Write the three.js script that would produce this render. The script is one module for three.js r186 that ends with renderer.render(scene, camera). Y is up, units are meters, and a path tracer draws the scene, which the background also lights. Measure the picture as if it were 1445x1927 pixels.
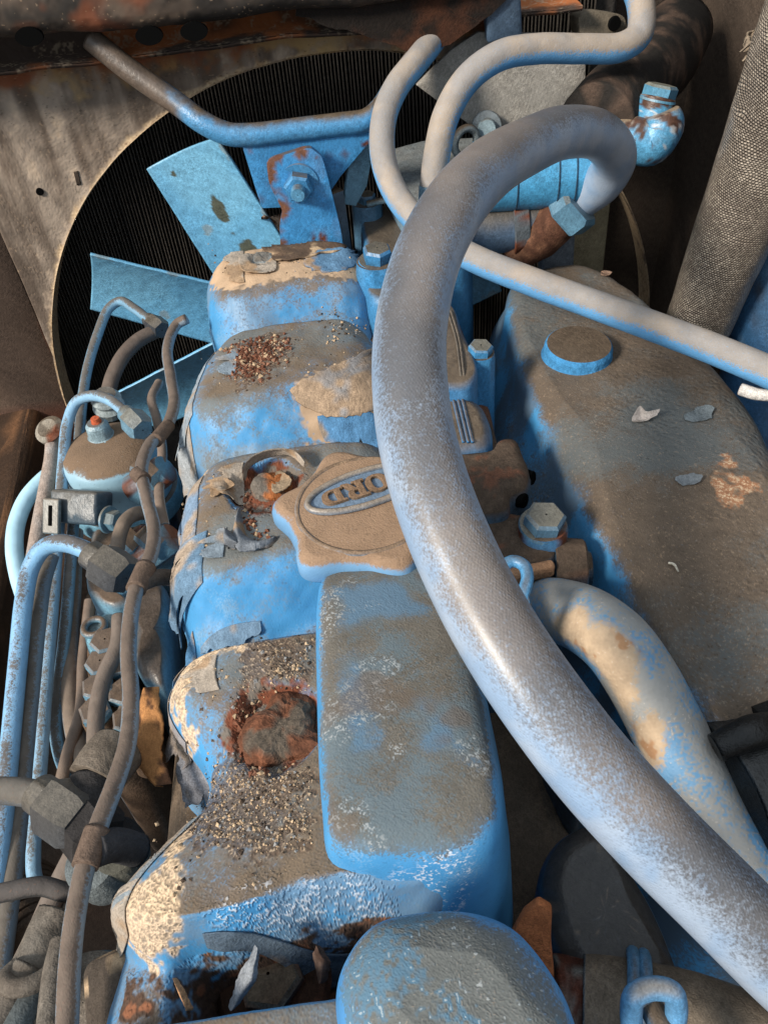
import * as THREE from 'three';
import { mergeGeometries, toCreasedNormals } from 'three/addons/utils/BufferGeometryUtils.js';
import { RoundedBoxGeometry } from 'three/addons/geometries/RoundedBoxGeometry.js';
import { TextGeometry } from 'three/addons/geometries/TextGeometry.js';
import { FontLoader } from 'three/addons/loaders/FontLoader.js';

// ---------------------------------------------------------------- camera, sky, sun, exposure
// Shapes are laid out in drawing units; UNIT turns them into metres at the very end.
const UNIT = 0.6, EYE = 0.46, FOCAL = 1483, CX = 722.5, CY = 963.5;
const scene = new THREE.Scene();
const V = (x, y, z) => new THREE.Vector3(x, y, z);
const fwd = V(-223, 1409, -1483).normalize();                       // the engine's axis, seen from the camera
const down = V(153, -1536, -1483); down.addScaledVector(fwd, -down.dot(fwd)).normalize();
const upC = down.clone().negate(), xC = fwd.clone().cross(upC);
const toWorld = new THREE.Matrix4().set(xC.x, xC.y, xC.z, 0, upC.x, upC.y, upC.z, 0, -fwd.x, -fwd.y, -fwd.z, 0, 0, 0, 0, 1);
const camera = new THREE.PerspectiveCamera(2 * Math.atan(CY / FOCAL) * 180 / Math.PI, 767 / 1024, 0.01, 60);
camera.position.set(0, EYE * UNIT, 0);
camera.quaternion.setFromRotationMatrix(toWorld);
scene.add(camera);

const SUN = V(-0.70, 0.55, 0.45).normalize();
{
  const w = 128, h = 64, d = new Float32Array(w * h * 4);
  for (let j = 0; j < h; j++) for (let i = 0; i < w; i++) {
    const el = ((j + 0.5) / h - 0.5) * Math.PI, az = ((i + 0.5) / w - 0.5) * 2 * Math.PI;
    const dir = V(Math.cos(el) * Math.cos(az), Math.sin(el), Math.cos(el) * Math.sin(az));
    const c = Math.max(0, dir.dot(SUN)), t = Math.max(0, dir.y);
    const k = dir.y < 0 ? 0.12 : 0.58 + 0.2 * t + 0.45 * Math.pow(c, 6);
    d.set([k * (dir.y < 0 ? 0.9 : 0.84), k * (dir.y < 0 ? 0.8 : 0.96), k * (dir.y < 0 ? 0.66 : 1.08), 1], (j * w + i) * 4);
  }
  const sky = new THREE.DataTexture(d, w, h, THREE.RGBAFormat, THREE.FloatType);
  sky.mapping = THREE.EquirectangularReflectionMapping; sky.magFilter = sky.minFilter = THREE.LinearFilter; sky.needsUpdate = true;
  scene.background = sky; scene.environment = sky;
  scene.backgroundIntensity = 1; scene.environmentIntensity = 1;
}
const sun = new THREE.DirectionalLight(new THREE.Color(1, 0.915, 0.80), 4.2);
sun.position.copy(SUN).multiplyScalar(5); sun.castShadow = true; sun.shadow.radius = 22;
sun.shadow.mapSize.set(2048, 2048);
Object.assign(sun.shadow.camera, { left: -1.2, right: 1.2, top: 1.2, bottom: -1.2, near: 0.5, far: 12 });
scene.add(sun, sun.target);
const renderer = new THREE.WebGLRenderer({ antialias: true });
renderer.toneMapping = THREE.LinearToneMapping;
renderer.toneMappingExposure = 1.3;
renderer.shadowMap.enabled = true;

// ---------------------------------------------------------------- pixel rays: a pixel gives a direction, the height, plane or distance comes from the thing
const ray = (px, py) => V((px - CX) / FOCAL, -(py - CY) / FOCAL, -1).applyMatrix4(toWorld);
const atY = (px, py, y) => { const d = ray(px, py); return d.multiplyScalar((y - EYE) / d.y).add(V(0, EYE, 0)); };
const atZ = (px, py, z) => { const d = ray(px, py); return d.multiplyScalar(z / d.z).add(V(0, EYE, 0)); };
const atD = (px, py, depth) => ray(px, py).multiplyScalar(depth).add(V(0, EYE, 0));
const depthOf = p => { const a = p.clone().sub(V(0, EYE, 0)); return -(a.x * toWorld.elements[8] + a.y * toWorld.elements[9] + a.z * toWorld.elements[10]); };
const pxToLen = (p, n) => n * depthOf(p) / FOCAL;
const caster = new THREE.Raycaster();
function hit(px, py, meshes, fallbackY = 0) {
  const d = ray(px, py).normalize();
  caster.set(V(0, EYE, 0), d);
  const h = caster.intersectObjects(Array.isArray(meshes) ? meshes : [meshes], false)[0];
  if (!h) return { p: atY(px, py, fallbackY), n: V(0, 1, 0) };
  const n = h.face.normal.clone(); if (n.dot(d) > 0) n.negate();
  return { p: h.point.clone(), n };
}

// ---------------------------------------------------------------- random and noise
let seed = 7;
const rnd = () => { seed = (seed * 1664525 + 1013904223) >>> 0; return seed / 4294967296; };
const rr = (a, b) => a + (b - a) * rnd();
const PERM = new Uint8Array(512), LAT = new Float32Array(256);
for (let i = 0; i < 256; i++) { PERM[i] = i; LAT[i] = rnd(); }
for (let i = 255; i > 0; i--) { const j = (rnd() * (i + 1)) | 0, t = PERM[i]; PERM[i] = PERM[j]; PERM[j] = t; }
for (let i = 0; i < 256; i++) PERM[256 + i] = PERM[i];
const RND3 = new Float32Array(512); for (let i = 0; i < 512; i++) RND3[i] = LAT[PERM[i]];
function noise(x, y, z) {
  const xf = Math.floor(x), yf = Math.floor(y), zf = Math.floor(z);
  let u = x - xf, v = y - yf, w = z - zf;
  u = u * u * (3 - 2 * u); v = v * v * (3 - 2 * v); w = w * w * (3 - 2 * w);
  const X = xf & 255, Y = yf & 255, Z = zf & 255, X1 = (X + 1) & 255, Z1 = (Z + 1) & 255, pa = PERM[X], pb = PERM[X1];
  const a = PERM[pa + Y], b = PERM[pb + Y], c = PERM[pa + Y + 1 & 511], d = PERM[pb + Y + 1 & 511];
  const a0 = RND3[a + Z], b0 = RND3[b + Z], c0 = RND3[c + Z], d0 = RND3[d + Z], a1 = RND3[a + Z1], b1 = RND3[b + Z1], c1 = RND3[c + Z1], d1 = RND3[d + Z1];
  const e0 = a0 + (b0 - a0) * u, f0 = c0 + (d0 - c0) * u, e1 = a1 + (b1 - a1) * u, f1 = c1 + (d1 - c1) * u, g0 = e0 + (f0 - e0) * v, g1 = e1 + (f1 - e1) * v;
  return g0 + (g1 - g0) * w;
}
function fbm(p, f, o = 4) {
  let s = 0, a = 0.5, t = 0;
  for (let i = 0; i < o; i++) { s += a * noise(p.x * f + 17.3 * i, p.y * f + 5.1 * i, p.z * f - 9.7 * i); t += a; a *= 0.55; f *= 2.13; }
  return s / t;
}
const clamp = (x, a = 0, b = 1) => Math.min(b, Math.max(a, x));
const sst = (a, b, x) => { const t = clamp((x - a) / (b - a)); return t * t * (3 - 2 * t); };
const lerp = (a, b, t) => a + (b - a) * t;
const mixc = (a, b, t) => [lerp(a[0], b[0], t), lerp(a[1], b[1], t), lerp(a[2], b[2], t)];
const mul = (a, k) => [a[0] * k, a[1] * k, a[2] * k];

// ---------------------------------------------------------------- grid surfaces and their baked coats of paint, dirt and rust
// rows: arrays of points, all of the same length; closed: the row runs round
function gridSurf(rows, closed) {
  const nv = rows.length, n = rows[0].length, nu = closed ? n + 1 : n;
  const pos = new Float32Array(nu * nv * 3), uv = new Float32Array(nu * nv * 2), vArr = [0];
  for (let j = 1; j < nv; j++) { let s = 0; for (let i = 0; i < n; i += 3) s += rows[j][i].distanceTo(rows[j - 1][i]); vArr.push(vArr[j - 1] + Math.max(s / (n / 3), 1e-6)); }
  const vMax = vArr[nv - 1]; for (let j = 0; j < nv; j++) vArr[j] /= vMax;
  for (let j = 0; j < nv; j++) for (let i = 0; i < nu; i++) {
    const p = rows[j][i % n], k = j * nu + i;
    pos.set([p.x, p.y, p.z], k * 3); uv.set([i / (nu - 1), vArr[j]], k * 2);
  }
  const idx = [];
  for (let j = 0; j < nv - 1; j++) for (let i = 0; i < nu - 1; i++) {
    const a = j * nu + i, b = a + 1, c = a + nu, d = c + 1; idx.push(a, b, c, b, d, c);
  }
  const geo = new THREE.BufferGeometry();
  geo.setAttribute('position', new THREE.BufferAttribute(pos, 3)); geo.setAttribute('uv', new THREE.BufferAttribute(uv, 2));
  geo.setIndex(idx); geo.computeVertexNormals();
  const nr = geo.attributes.normal.array;
  if (closed) for (let j = 0; j < nv; j++) {
    const a = (j * nu) * 3, b = (j * nu + nu - 1) * 3, s = V(nr[a] + nr[b], nr[a + 1] + nr[b + 1], nr[a + 2] + nr[b + 2]).normalize();
    nr.set([s.x, s.y, s.z], a); nr.set([s.x, s.y, s.z], b);
  }
  return { geo, pos, nr, nu, nv, vArr };
}
const SRGB = new Uint8Array(4097);
for (let i = 0; i <= 4096; i++) { const x = i / 4096; SRGB[i] = Math.round(255 * (x <= 0.0031308 ? 12.92 * x : 1.055 * Math.pow(x, 1 / 2.4) - 0.055)); }
const toS = x => SRGB[Math.round(clamp(x) * 4096)];
// coat(p, n, out): out.c = linear colour, out.h = relief 0..1, out.r = roughness
function bake(s, W, H, coat, opt = {}) {
  const col = new Uint8Array(W * H * 4), bmp = new Uint8Array(W * H * 4), p = V(0, 0, 0), n = V(0, 0, 0), out = { c: [0, 0, 0], h: 0.5, r: 0.8 };
  let row = 0;
  for (let y = 0; y < H; y++) {
    const v = (y + 0.5) / H; while (row < s.nv - 2 && s.vArr[row + 1] < v) row++;
    const tv = clamp((v - s.vArr[row]) / (s.vArr[row + 1] - s.vArr[row]));
    for (let x = 0; x < W; x++) {
      const gu = (x + 0.5) / W * (s.nu - 1), i = Math.min(s.nu - 2, gu | 0), tu = gu - i;
      const a = (row * s.nu + i) * 3, b = a + s.nu * 3, A = (1 - tu) * (1 - tv), B = tu * (1 - tv), C = (1 - tu) * tv, D = tu * tv, P = s.pos, N = s.nr;
      p.set(P[a] * A + P[a + 3] * B + P[b] * C + P[b + 3] * D, P[a + 1] * A + P[a + 4] * B + P[b + 1] * C + P[b + 4] * D, P[a + 2] * A + P[a + 5] * B + P[b + 2] * C + P[b + 5] * D);
      n.set(N[a] * A + N[a + 3] * B + N[b] * C + N[b + 3] * D, N[a + 1] * A + N[a + 4] * B + N[b + 1] * C + N[b + 4] * D, N[a + 2] * A + N[a + 5] * B + N[b + 2] * C + N[b + 5] * D);
      out.h = 0.5; out.r = 0.8;
      coat(p, n, out, (x + 0.5) / W, v);
      const k = (y * W + x) * 4;
      col[k] = toS(out.c[0]); col[k + 1] = toS(out.c[1]); col[k + 2] = toS(out.c[2]); col[k + 3] = 255;
      bmp[k] = clamp(out.h) * 255; bmp[k + 1] = clamp(out.r) * 255; bmp[k + 2] = 0; bmp[k + 3] = 255;
    }
  }
  const tex = (d, cs) => {
    const t = new THREE.DataTexture(d, W, H); t.magFilter = THREE.LinearFilter; t.minFilter = THREE.LinearMipmapLinearFilter; t.generateMipmaps = true;
    t.wrapS = THREE.RepeatWrapping; t.wrapT = THREE.ClampToEdgeWrapping; t.colorSpace = cs; t.needsUpdate = true; return t;
  };
  const b = tex(bmp, THREE.NoColorSpace);
  return new THREE.MeshPhysicalMaterial({ specularIntensity: 0.7, ...(opt.coat ? { clearcoat: opt.coat, clearcoatRoughness: opt.coatRough ?? 0.35 } : {}), map: tex(col, THREE.SRGBColorSpace), bumpMap: b, bumpScale: opt.bump ?? 0.0012, roughnessMap: b, roughness: 1, metalness: 0, side: THREE.DoubleSide });
}
// closed rounded solid: outline in plan, profile of [inset, y], then a top that closes on the middle
function plan(pts, m = 96) {
  const c = new THREE.CatmullRomCurve3(pts.map(q => V(q[0], 0, q[1])), true, 'centripetal');
  return c.getSpacedPoints(m).slice(0, m);
}
function ringSolid(outline, profile, { rings = 10, topY, wob = 0, centre } = {}) {
  const c = centre ? V(centre[0], 0, centre[1]) : outline.reduce((s, q) => s.add(q), V(0, 0, 0)).multiplyScalar(1 / outline.length);
  const rows = [];
  const put = (q, y) => {
    const p = V(q.x, y + (topY ? topY(q.x, q.z, y) : 0), q.z);
    if (wob) { const k = (fbm(p, 14, 3) - 0.5) * 2 * wob; p.y += k; p.x += k * 0.5 * Math.sign(q.x - c.x || 1); }
    return p;
  };
  let last;
  for (const [inset, y] of profile) {
    last = outline.map(o => { const d = o.clone().sub(c), l = d.length(); return c.clone().addScaledVector(d, Math.max(0.05, 1 - inset / l)); });
    rows.push(last.map(q => put(q, y)));
  }
  const y = profile[profile.length - 1][1];
  for (let k = 1; k <= rings; k++) { const s = 1 - k / rings; rows.push(last.map(q => put(c.clone().lerp(q, Math.max(s, 0.004)), y))); }
  return gridSurf(rows, true);
}
// round tube along a path; stations [point, radius]
function tubeSurf(st, n = 20, seg = 80, { wob = 0, cap = true, shape } = {}) {
  const curve = new THREE.CatmullRomCurve3(st.map(s => s[0]), false, 'centripetal'), rows = [];
  const fr = curve.computeFrenetFrames(seg, false), lens = curve.getLengths(400);
  const ts = []; { let k = 0; for (let i = 0; i < st.length; i++) ts.push(curve.getPoint(i / (st.length - 1))); }
  const radius = u => { const t = curve.getUtoTmapping(u) * (st.length - 1), i = Math.min(st.length - 2, t | 0); return lerp(st[i][1], st[i + 1][1], t - i); };
  for (let j = 0; j <= seg; j++) {
    const u = j / seg, c = curve.getPointAt(u), r = radius(u), row = [];
    for (let i = 0; i < n; i++) {
      const a = i / n * Math.PI * 2;
      let k = r; const dir = fr.normals[j].clone().multiplyScalar(Math.cos(a)).addScaledVector(fr.binormals[j], Math.sin(a));
      if (wob) k *= 1 + wob * (fbm(c.clone().addScaledVector(dir, r), 26, 2) - 0.5);
      if (shape) k *= shape(u, a);
      row.push(c.clone().addScaledVector(dir, k));
    }
    rows.push(row);
  }
  if (cap) { const e = (row, c) => row.map(q => q.clone().lerp(c, 0.995)); rows.unshift(e(rows[0], curve.getPointAt(0))); rows.push(e(rows[rows.length - 1], curve.getPointAt(1))); }
  const s = gridSurf(rows, true);
  // the frame's handedness decides which way faces point
  const k = ((1 + (seg >> 1)) * s.nu) * 3, q = V(s.pos[k], s.pos[k + 1], s.pos[k + 2]), m = curve.getPointAt((seg >> 1) / seg);
  if (V(s.nr[k], s.nr[k + 1], s.nr[k + 2]).dot(q.sub(m)) < 0) { const ix = s.geo.index.array; for (let i = 0; i < ix.length; i += 3) { const t = ix[i]; ix[i] = ix[i + 1]; ix[i + 1] = t; } for (let i = 0; i < s.nr.length; i++) s.nr[i] *= -1; }
  return s;
}
function sdPoly(poly, x, z) {                                            // signed distance in plan, negative inside
  const bb = poly.bb; if (bb && (x < bb[0] || x > bb[1] || z < bb[2] || z > bb[3])) return 1;
  let d = 1e9, ins = false;
  for (let i = 0, j = poly.length - 1; i < poly.length; j = i++) {
    const [xi, zi] = poly[i], [xj, zj] = poly[j], ex = xj - xi, ez = zj - zi, t = clamp(((x - xi) * ex + (z - zi) * ez) / (ex * ex + ez * ez)), dx = x - xi - ex * t, dz = z - zi - ez * t;
    d = Math.min(d, dx * dx + dz * dz);
    if ((zi > z) !== (zj > z) && x < (xj - xi) * (z - zi) / (zj - zi) + xi) ins = !ins;
  }
  return ins ? -Math.sqrt(d) : Math.sqrt(d);
}
const patch = (list, y = 0) => { const q = list.map(([a, b]) => { const p = atY(a, b, y); return [p.x, p.z]; }), xs = q.map(p => p[0]), zs = q.map(p => p[1]); q.bb = [Math.min(...xs) - 0.05, Math.max(...xs) + 0.05, Math.min(...zs) - 0.05, Math.max(...zs) + 0.05]; return q; };

// ---------------------------------------------------------------- names, parts, things
const taken = {};
const numbered = n => { const k = taken[n] = (taken[n] ?? -1) + 1; return k ? `${n}_${String(k).padStart(3, '0')}` : n; };
const tops = [];
function note(o, label, category, group) { o.userData.label = label; o.userData.category = category; if (group) o.userData.group = group; return o; }
function thing(name, label, category, group) { const g = new THREE.Group(); g.name = numbered(name); scene.add(g); tops.push(g); return note(g, label, category, group); }
function part(parent, name, geo, mat, label) {
  const m = new THREE.Mesh(geo.geo ?? geo, mat); m.name = name; if (label) m.userData.label = label;
  parent.add(m); return m;
}
function single(name, geo, mat, label, category, group) { const m = new THREE.Mesh(geo.geo ?? geo, mat); m.name = numbered(name); scene.add(m); tops.push(m); return note(m, label, category, group); }
function structure(name, geo, mat) { const m = new THREE.Mesh(geo.geo ?? geo, mat); m.name = name; m.userData.kind = 'structure'; scene.add(m); tops.push(m); return m; }

// ---------------------------------------------------------------- colours of the materials (linear)
const BLUE = [0.058, 0.245, 0.475], PALE = [0.20, 0.42, 0.60], DUST = [0.125, 0.094, 0.066], TAN = [0.40, 0.275, 0.175], GREY = [0.20, 0.21, 0.21];
const RUST = [0.11, 0.034, 0.016], ORANGE = [0.42, 0.14, 0.035], DARK = [0.022, 0.019, 0.017], STEEL = [0.16, 0.19, 0.21], STRAW = [0.58, 0.42, 0.27];

// settled dust over blue paint: a stippled coat of grains, ragged at its edges
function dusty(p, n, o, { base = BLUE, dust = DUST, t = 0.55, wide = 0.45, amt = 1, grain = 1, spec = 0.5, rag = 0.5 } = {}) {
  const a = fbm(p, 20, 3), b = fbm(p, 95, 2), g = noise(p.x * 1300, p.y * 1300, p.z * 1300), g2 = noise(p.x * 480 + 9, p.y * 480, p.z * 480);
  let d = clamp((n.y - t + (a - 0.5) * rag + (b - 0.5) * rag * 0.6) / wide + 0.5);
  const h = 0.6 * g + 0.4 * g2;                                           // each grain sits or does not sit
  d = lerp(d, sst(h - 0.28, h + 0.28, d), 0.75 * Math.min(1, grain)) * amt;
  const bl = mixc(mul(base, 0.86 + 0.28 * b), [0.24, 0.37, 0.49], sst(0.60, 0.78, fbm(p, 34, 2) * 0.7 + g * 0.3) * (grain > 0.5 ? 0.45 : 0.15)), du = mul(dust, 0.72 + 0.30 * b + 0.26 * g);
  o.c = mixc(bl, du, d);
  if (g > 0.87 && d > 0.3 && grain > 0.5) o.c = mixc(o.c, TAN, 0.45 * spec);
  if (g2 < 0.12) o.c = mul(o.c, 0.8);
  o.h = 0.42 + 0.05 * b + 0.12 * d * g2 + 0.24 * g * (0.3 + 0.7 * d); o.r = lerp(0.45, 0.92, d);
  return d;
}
function faceUp(s) {
  let best = -1e9, k = 0; for (let i = 0; i < s.pos.length; i += 3) if (s.pos[i + 1] > best && Math.abs(s.nr[i + 1]) > 0.5) { best = s.pos[i + 1]; k = i; }
  if (s.nr[k + 1] < 0) { const ix = s.geo.index.array; for (let i = 0; i < ix.length; i += 3) { const t = ix[i]; ix[i] = ix[i + 1]; ix[i + 1] = t; } for (let i = 0; i < s.nr.length; i++) s.nr[i] *= -1; }
  return s;
}
// small-part coat: colour per vertex, plus a shared fine grain
const grainTex = (() => {
  const N = 256, c = new Uint8Array(N * N * 4), b = new Uint8Array(N * N * 4);
  const w = (x, y, f, q) => { const X = x / N * f, Y = y / N * f; let s = 0; for (const [dx, a] of [[0, 1 - x / N], [f, x / N]]) for (const [dy, e] of [[0, 1 - y / N], [f, y / N]]) s += a * e * noise(X - dx + 40, Y - dy + 40, q); return s; };
  for (let y = 0; y < N; y++) for (let x = 0; x < N; x++) {
    const k = (y * N + x) * 4, a = w(x, y, 8, 1), e = w(x, y, 28, 2), g = w(x, y, 100, 3), v = clamp(0.75 + (a - 0.5) * 0.10 + (e - 0.5) * 0.16 + (g - 0.5) * 0.28);
    c.set([v * 255, v * 252, v * 248, 255], k); const h = clamp(0.5 + (e - 0.5) * 0.8 + (g - 0.5) * 0.7) * 255; b.set([h, 200 + 50 * g, 0, 255], k);
  }
  return [c, b].map((d, i) => { const t = new THREE.DataTexture(d, N, N); t.wrapS = t.wrapT = THREE.RepeatWrapping; t.magFilter = THREE.LinearFilter; t.minFilter = THREE.LinearMipmapLinearFilter; t.generateMipmaps = true; if (!i) t.colorSpace = THREE.SRGBColorSpace; t.needsUpdate = true; return t; });
})();
const small = (rough = 0.8, metal = 0, bump = 0.00035) => new THREE.MeshPhysicalMaterial({ specularIntensity: rough > 0.7 ? 0.4 : 1, map: grainTex[0], bumpMap: grainTex[1], bumpScale: bump, roughness: rough, metalness: metal, vertexColors: true, side: THREE.DoubleSide });
const matDull = small(0.88), matPaint = small(0.42, 0, 0.0002), matMetal = small(0.42, 0.55);
const matHoleShade = new THREE.MeshPhysicalMaterial({ color: new THREE.Color(0.004, 0.004, 0.004), roughness: 1, specularIntensity: 0, side: THREE.DoubleSide });  // flat black, paints the shade inside holes that are not cut
// gives a geometry flat grain uv in drawing units and a colour per vertex
function tint(geo, coat, scale = 14) {
  const g = geo.index ? geo.toNonIndexed() : geo; if (!g.attributes.normal) g.computeVertexNormals(); const P = g.attributes.position, N = g.attributes.normal, uv = new Float32Array(P.count * 2), col = new Float32Array(P.count * 3), o = { c: [1, 1, 1] };
  const p = V(0, 0, 0), n = V(0, 0, 0), f = V(0, 0, 0), q = [V(0, 0, 0), V(0, 0, 0), V(0, 0, 0)];
  for (let i = 0; i < P.count; i++) {
    if (i % 3 === 0) { for (let k = 0; k < 3; k++) q[k].fromBufferAttribute(P, i + k); f.copy(q[1]).sub(q[0]).cross(q[2].clone().sub(q[0])); }
    p.fromBufferAttribute(P, i); n.fromBufferAttribute(N, i); coat(p, n, o);
    const ax = Math.abs(f.x), ay = Math.abs(f.y), az = Math.abs(f.z);
    const [a, b] = ay >= ax && ay >= az ? [p.x, p.z] : ax > az ? [p.z, p.y] : [p.x, p.y];
    uv.set([a * scale, b * scale], i * 2); col.set(o.c.map(x => x * 1.36), i * 3);
  }
  g.setAttribute('uv', new THREE.BufferAttribute(uv, 2)); g.setAttribute('color', new THREE.BufferAttribute(col, 3));
  return g;
}
const plain = (c, vary = 0.5) => (p, n, o) => { o.c = mul(c, 1 - vary / 2 + vary * fbm(p, 60, 3)); };
const dusted = opt => (p, n, o) => dusty(p, n, o, { grain: 0.2, spec: 0.2, rag: 0.3, ...opt });
const rusty = (c = RUST, c2 = ORANGE, k = 0.6) => (p, n, o) => { const a = sst(k - 0.1, k + 0.1, fbm(p, 70, 4)); o.c = mixc(mul(c, 0.6 + 0.9 * noise(p.x * 300, p.y * 300, p.z * 300)), c2, a); };
const bluerust = (k = 0.55, base = BLUE) => (p, n, o) => { dusty(p, n, o, { base, grain: 0.2, rag: 0.3, t: 0.8 }); const a = sst(k - 0.04, k + 0.04, fbm(p, 60, 4)); o.c = mixc(o.c, mul(RUST, 0.7 + 1.2 * noise(p.x * 400, p.y * 400, p.z * 400)), a); };

const M4 = (pos, axis, spin = 0) => new THREE.Matrix4().compose(pos, new THREE.Quaternion().setFromUnitVectors(V(0, 1, 0), axis.clone().normalize()).multiply(new THREE.Quaternion().setFromAxisAngle(V(0, 1, 0), spin)), V(1, 1, 1));
// hexagon with chamfered faces, standing on pos along axis
function hex(pos, axis, r, h, spin = 0.3, washer = 0) {
  const g = new THREE.LatheGeometry([[0.001, 0], [r * 0.93, 0], [r, h * 0.12], [r, h * 0.82], [r * 0.84, h], [0.001, h]].map(a => new THREE.Vector2(a[0], a[1])), 6);
  let out = toCreasedNormals(g.toNonIndexed(), 0.5); out.deleteAttribute('uv');
  if (washer) { const w = new THREE.CylinderGeometry(r * washer, r * washer * 1.04, h * 0.16, 28).translate(0, -h * 0.02, 0).toNonIndexed(); w.deleteAttribute('uv'); out = mergeGeometries([out, w]); }
  return out.applyMatrix4(M4(pos, axis, spin));
}
const cyl = (pos, axis, r0, r1, h, n = 28) => { const g = new THREE.LatheGeometry([[0.0005, 0], [r0 * 0.96, 0], [r0, h * 0.05], [r1, h * 0.94], [r1 * 0.94, h], [0.0005, h]].map(a => new THREE.Vector2(a[0], a[1])), n); const o = toCreasedNormals(g.toNonIndexed(), 0.7); o.deleteAttribute('uv'); return o.applyMatrix4(M4(pos, axis)); };
const lathe = (pos, axis, pr, n = 36) => { const g = new THREE.LatheGeometry(pr.map(a => new THREE.Vector2(Math.max(a[0], 0.0004), a[1])), n); const o = toCreasedNormals(g.toNonIndexed(), 0.6); o.deleteAttribute('uv'); return o.applyMatrix4(M4(pos, axis)); };
const slab = (w, h, d, r, pos, rot = [0, 0, 0]) => { const g = new RoundedBoxGeometry(w, h, d, 3, r).toNonIndexed(); g.deleteAttribute('uv'); return g.applyMatrix4(new THREE.Matrix4().compose(pos, new THREE.Quaternion().setFromEuler(new THREE.Euler(...rot)), V(1, 1, 1))); };
// flat plate from an outline of points in space that lie in one plane (normal nrm), with thickness
function plate(pts, thick, nrm, holes = [], bevel = 0.0012) {
  const o = pts[0].clone(), zz = nrm.clone().normalize(), xx = pts[1].clone().sub(o).projectOnPlane(zz).normalize(), yy = zz.clone().cross(xx);
  const f = q => { const d = q.clone().sub(o); return new THREE.Vector2(d.dot(xx), d.dot(yy)); };
  const sh = new THREE.Shape(pts.map(f)); for (const h of holes) sh.holes.push(new THREE.Path(h.map(f)));
  let g = new THREE.ExtrudeGeometry(sh, { depth: thick, bevelEnabled: bevel > 0, bevelSize: bevel, bevelThickness: bevel, bevelSegments: 2, curveSegments: 24 });
  g = g.toNonIndexed(); g.deleteAttribute('uv');
  return g.applyMatrix4(new THREE.Matrix4().makeBasis(xx, yy, zz).setPosition(o.addScaledVector(zz, -thick)));
}
const roundPoly = (pts, k = 0.25, m = 5) => { const out = []; const n = pts.length; for (let i = 0; i < n; i++) { const a = pts[(i + n - 1) % n], b = pts[i], c = pts[(i + 1) % n], p = b.clone().lerp(a, k), q = b.clone().lerp(c, k); for (let j = 0; j <= m; j++) { const t = j / m; out.push(p.clone().multiplyScalar((1 - t) * (1 - t)).addScaledVector(b, 2 * t * (1 - t)).addScaledVector(q, t * t)); } } return out; };

// ================================================================ the setting: ground far below
structure('ground', tint(new THREE.PlaneGeometry(60, 60, 8, 8).rotateX(-Math.PI / 2).translate(0, -1.5, -1), plain([0.12, 0.10, 0.08]), 2), matDull);

// ================================================================ rocker cover
const zA = py => atY(520, py, 0).z;
// valleys: where the top starts to fall, bottom start, bottom end, next top
const VAL = [
  [zA(528), zA(588), zA(606), zA(622), 0.064], [zA(735), zA(808), zA(835), zA(858), 0.064], [zA(1040), zA(1130), zA(1168), zA(1215), 0.066],
  [zA(1690), zA(1765), zA(1880), zA(1905), 0.13]].map(v => v);
const zFar = zA(455), zNear = 0.12;
const pinches = [[zA(1420), 0.030, 0.045], [zA(612), 0.013, 0.030], [zA(840), 0.015, 0.026], [zA(1190), 0.013, 0.022]];
const xL = z => { let x = -0.160 - 0.010 * Math.exp(-Math.pow((z + 0.60) / 0.16, 2)) - 0.030 * sst(zA(1450), zA(1660), z) + 0.006 * Math.sin(z * 21); for (const [c, a, w] of pinches) x += a * Math.exp(-Math.pow((z - c) / w, 2)); return x; };
const xR = z => { let x = 0.050 + 0.004 * Math.sin(z * 17); for (const [c, a, w] of pinches.slice(1)) x -= a * 0.7 * Math.exp(-Math.pow((z - c) / w, 2)); return x; };
function topH(x, z) {
  const xm = (xL(z) + xR(z)) / 2, q = Math.abs((x - xm) / ((xR(z) - xL(z)) / 2)), zs = z + 0.022 * Math.pow(Math.min(q, 1.1), 5) - 0.004 * Math.sin(x * 40);
  let y = 0.012 * (1 - q * q) - 0.004;
  VAL.forEach(([a, b, c, d, D], k) => { y -= D * sst(a, b, zs) * (1 - sst(c, d, z)) * (k === 3 ? lerp(1, 0.30, sst(0.38, 0.62, (xm - x) / ((xR(z) - xL(z)) / 2))) : 1); });
  y -= 0.14 * (1 - sst(zFar - 0.02, zFar + 0.03, z - 0.03 * Math.pow(Math.min(q, 1.1), 4)));
  y -= 0.010 * sst(zA(470), zA(540), z) * (1 - sst(zA(540), zA(600), z));
  return y;
}
const craters = [[500, 925, 0.034, 0.012], [500, 490, 0.02, 0.006], [520, 1370, 0.036, 0.010]].map(([a, b, r, d]) => { const p = atY(a, b, 0); return [p.x, p.z, r, d]; });
const coverRows = [];
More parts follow.
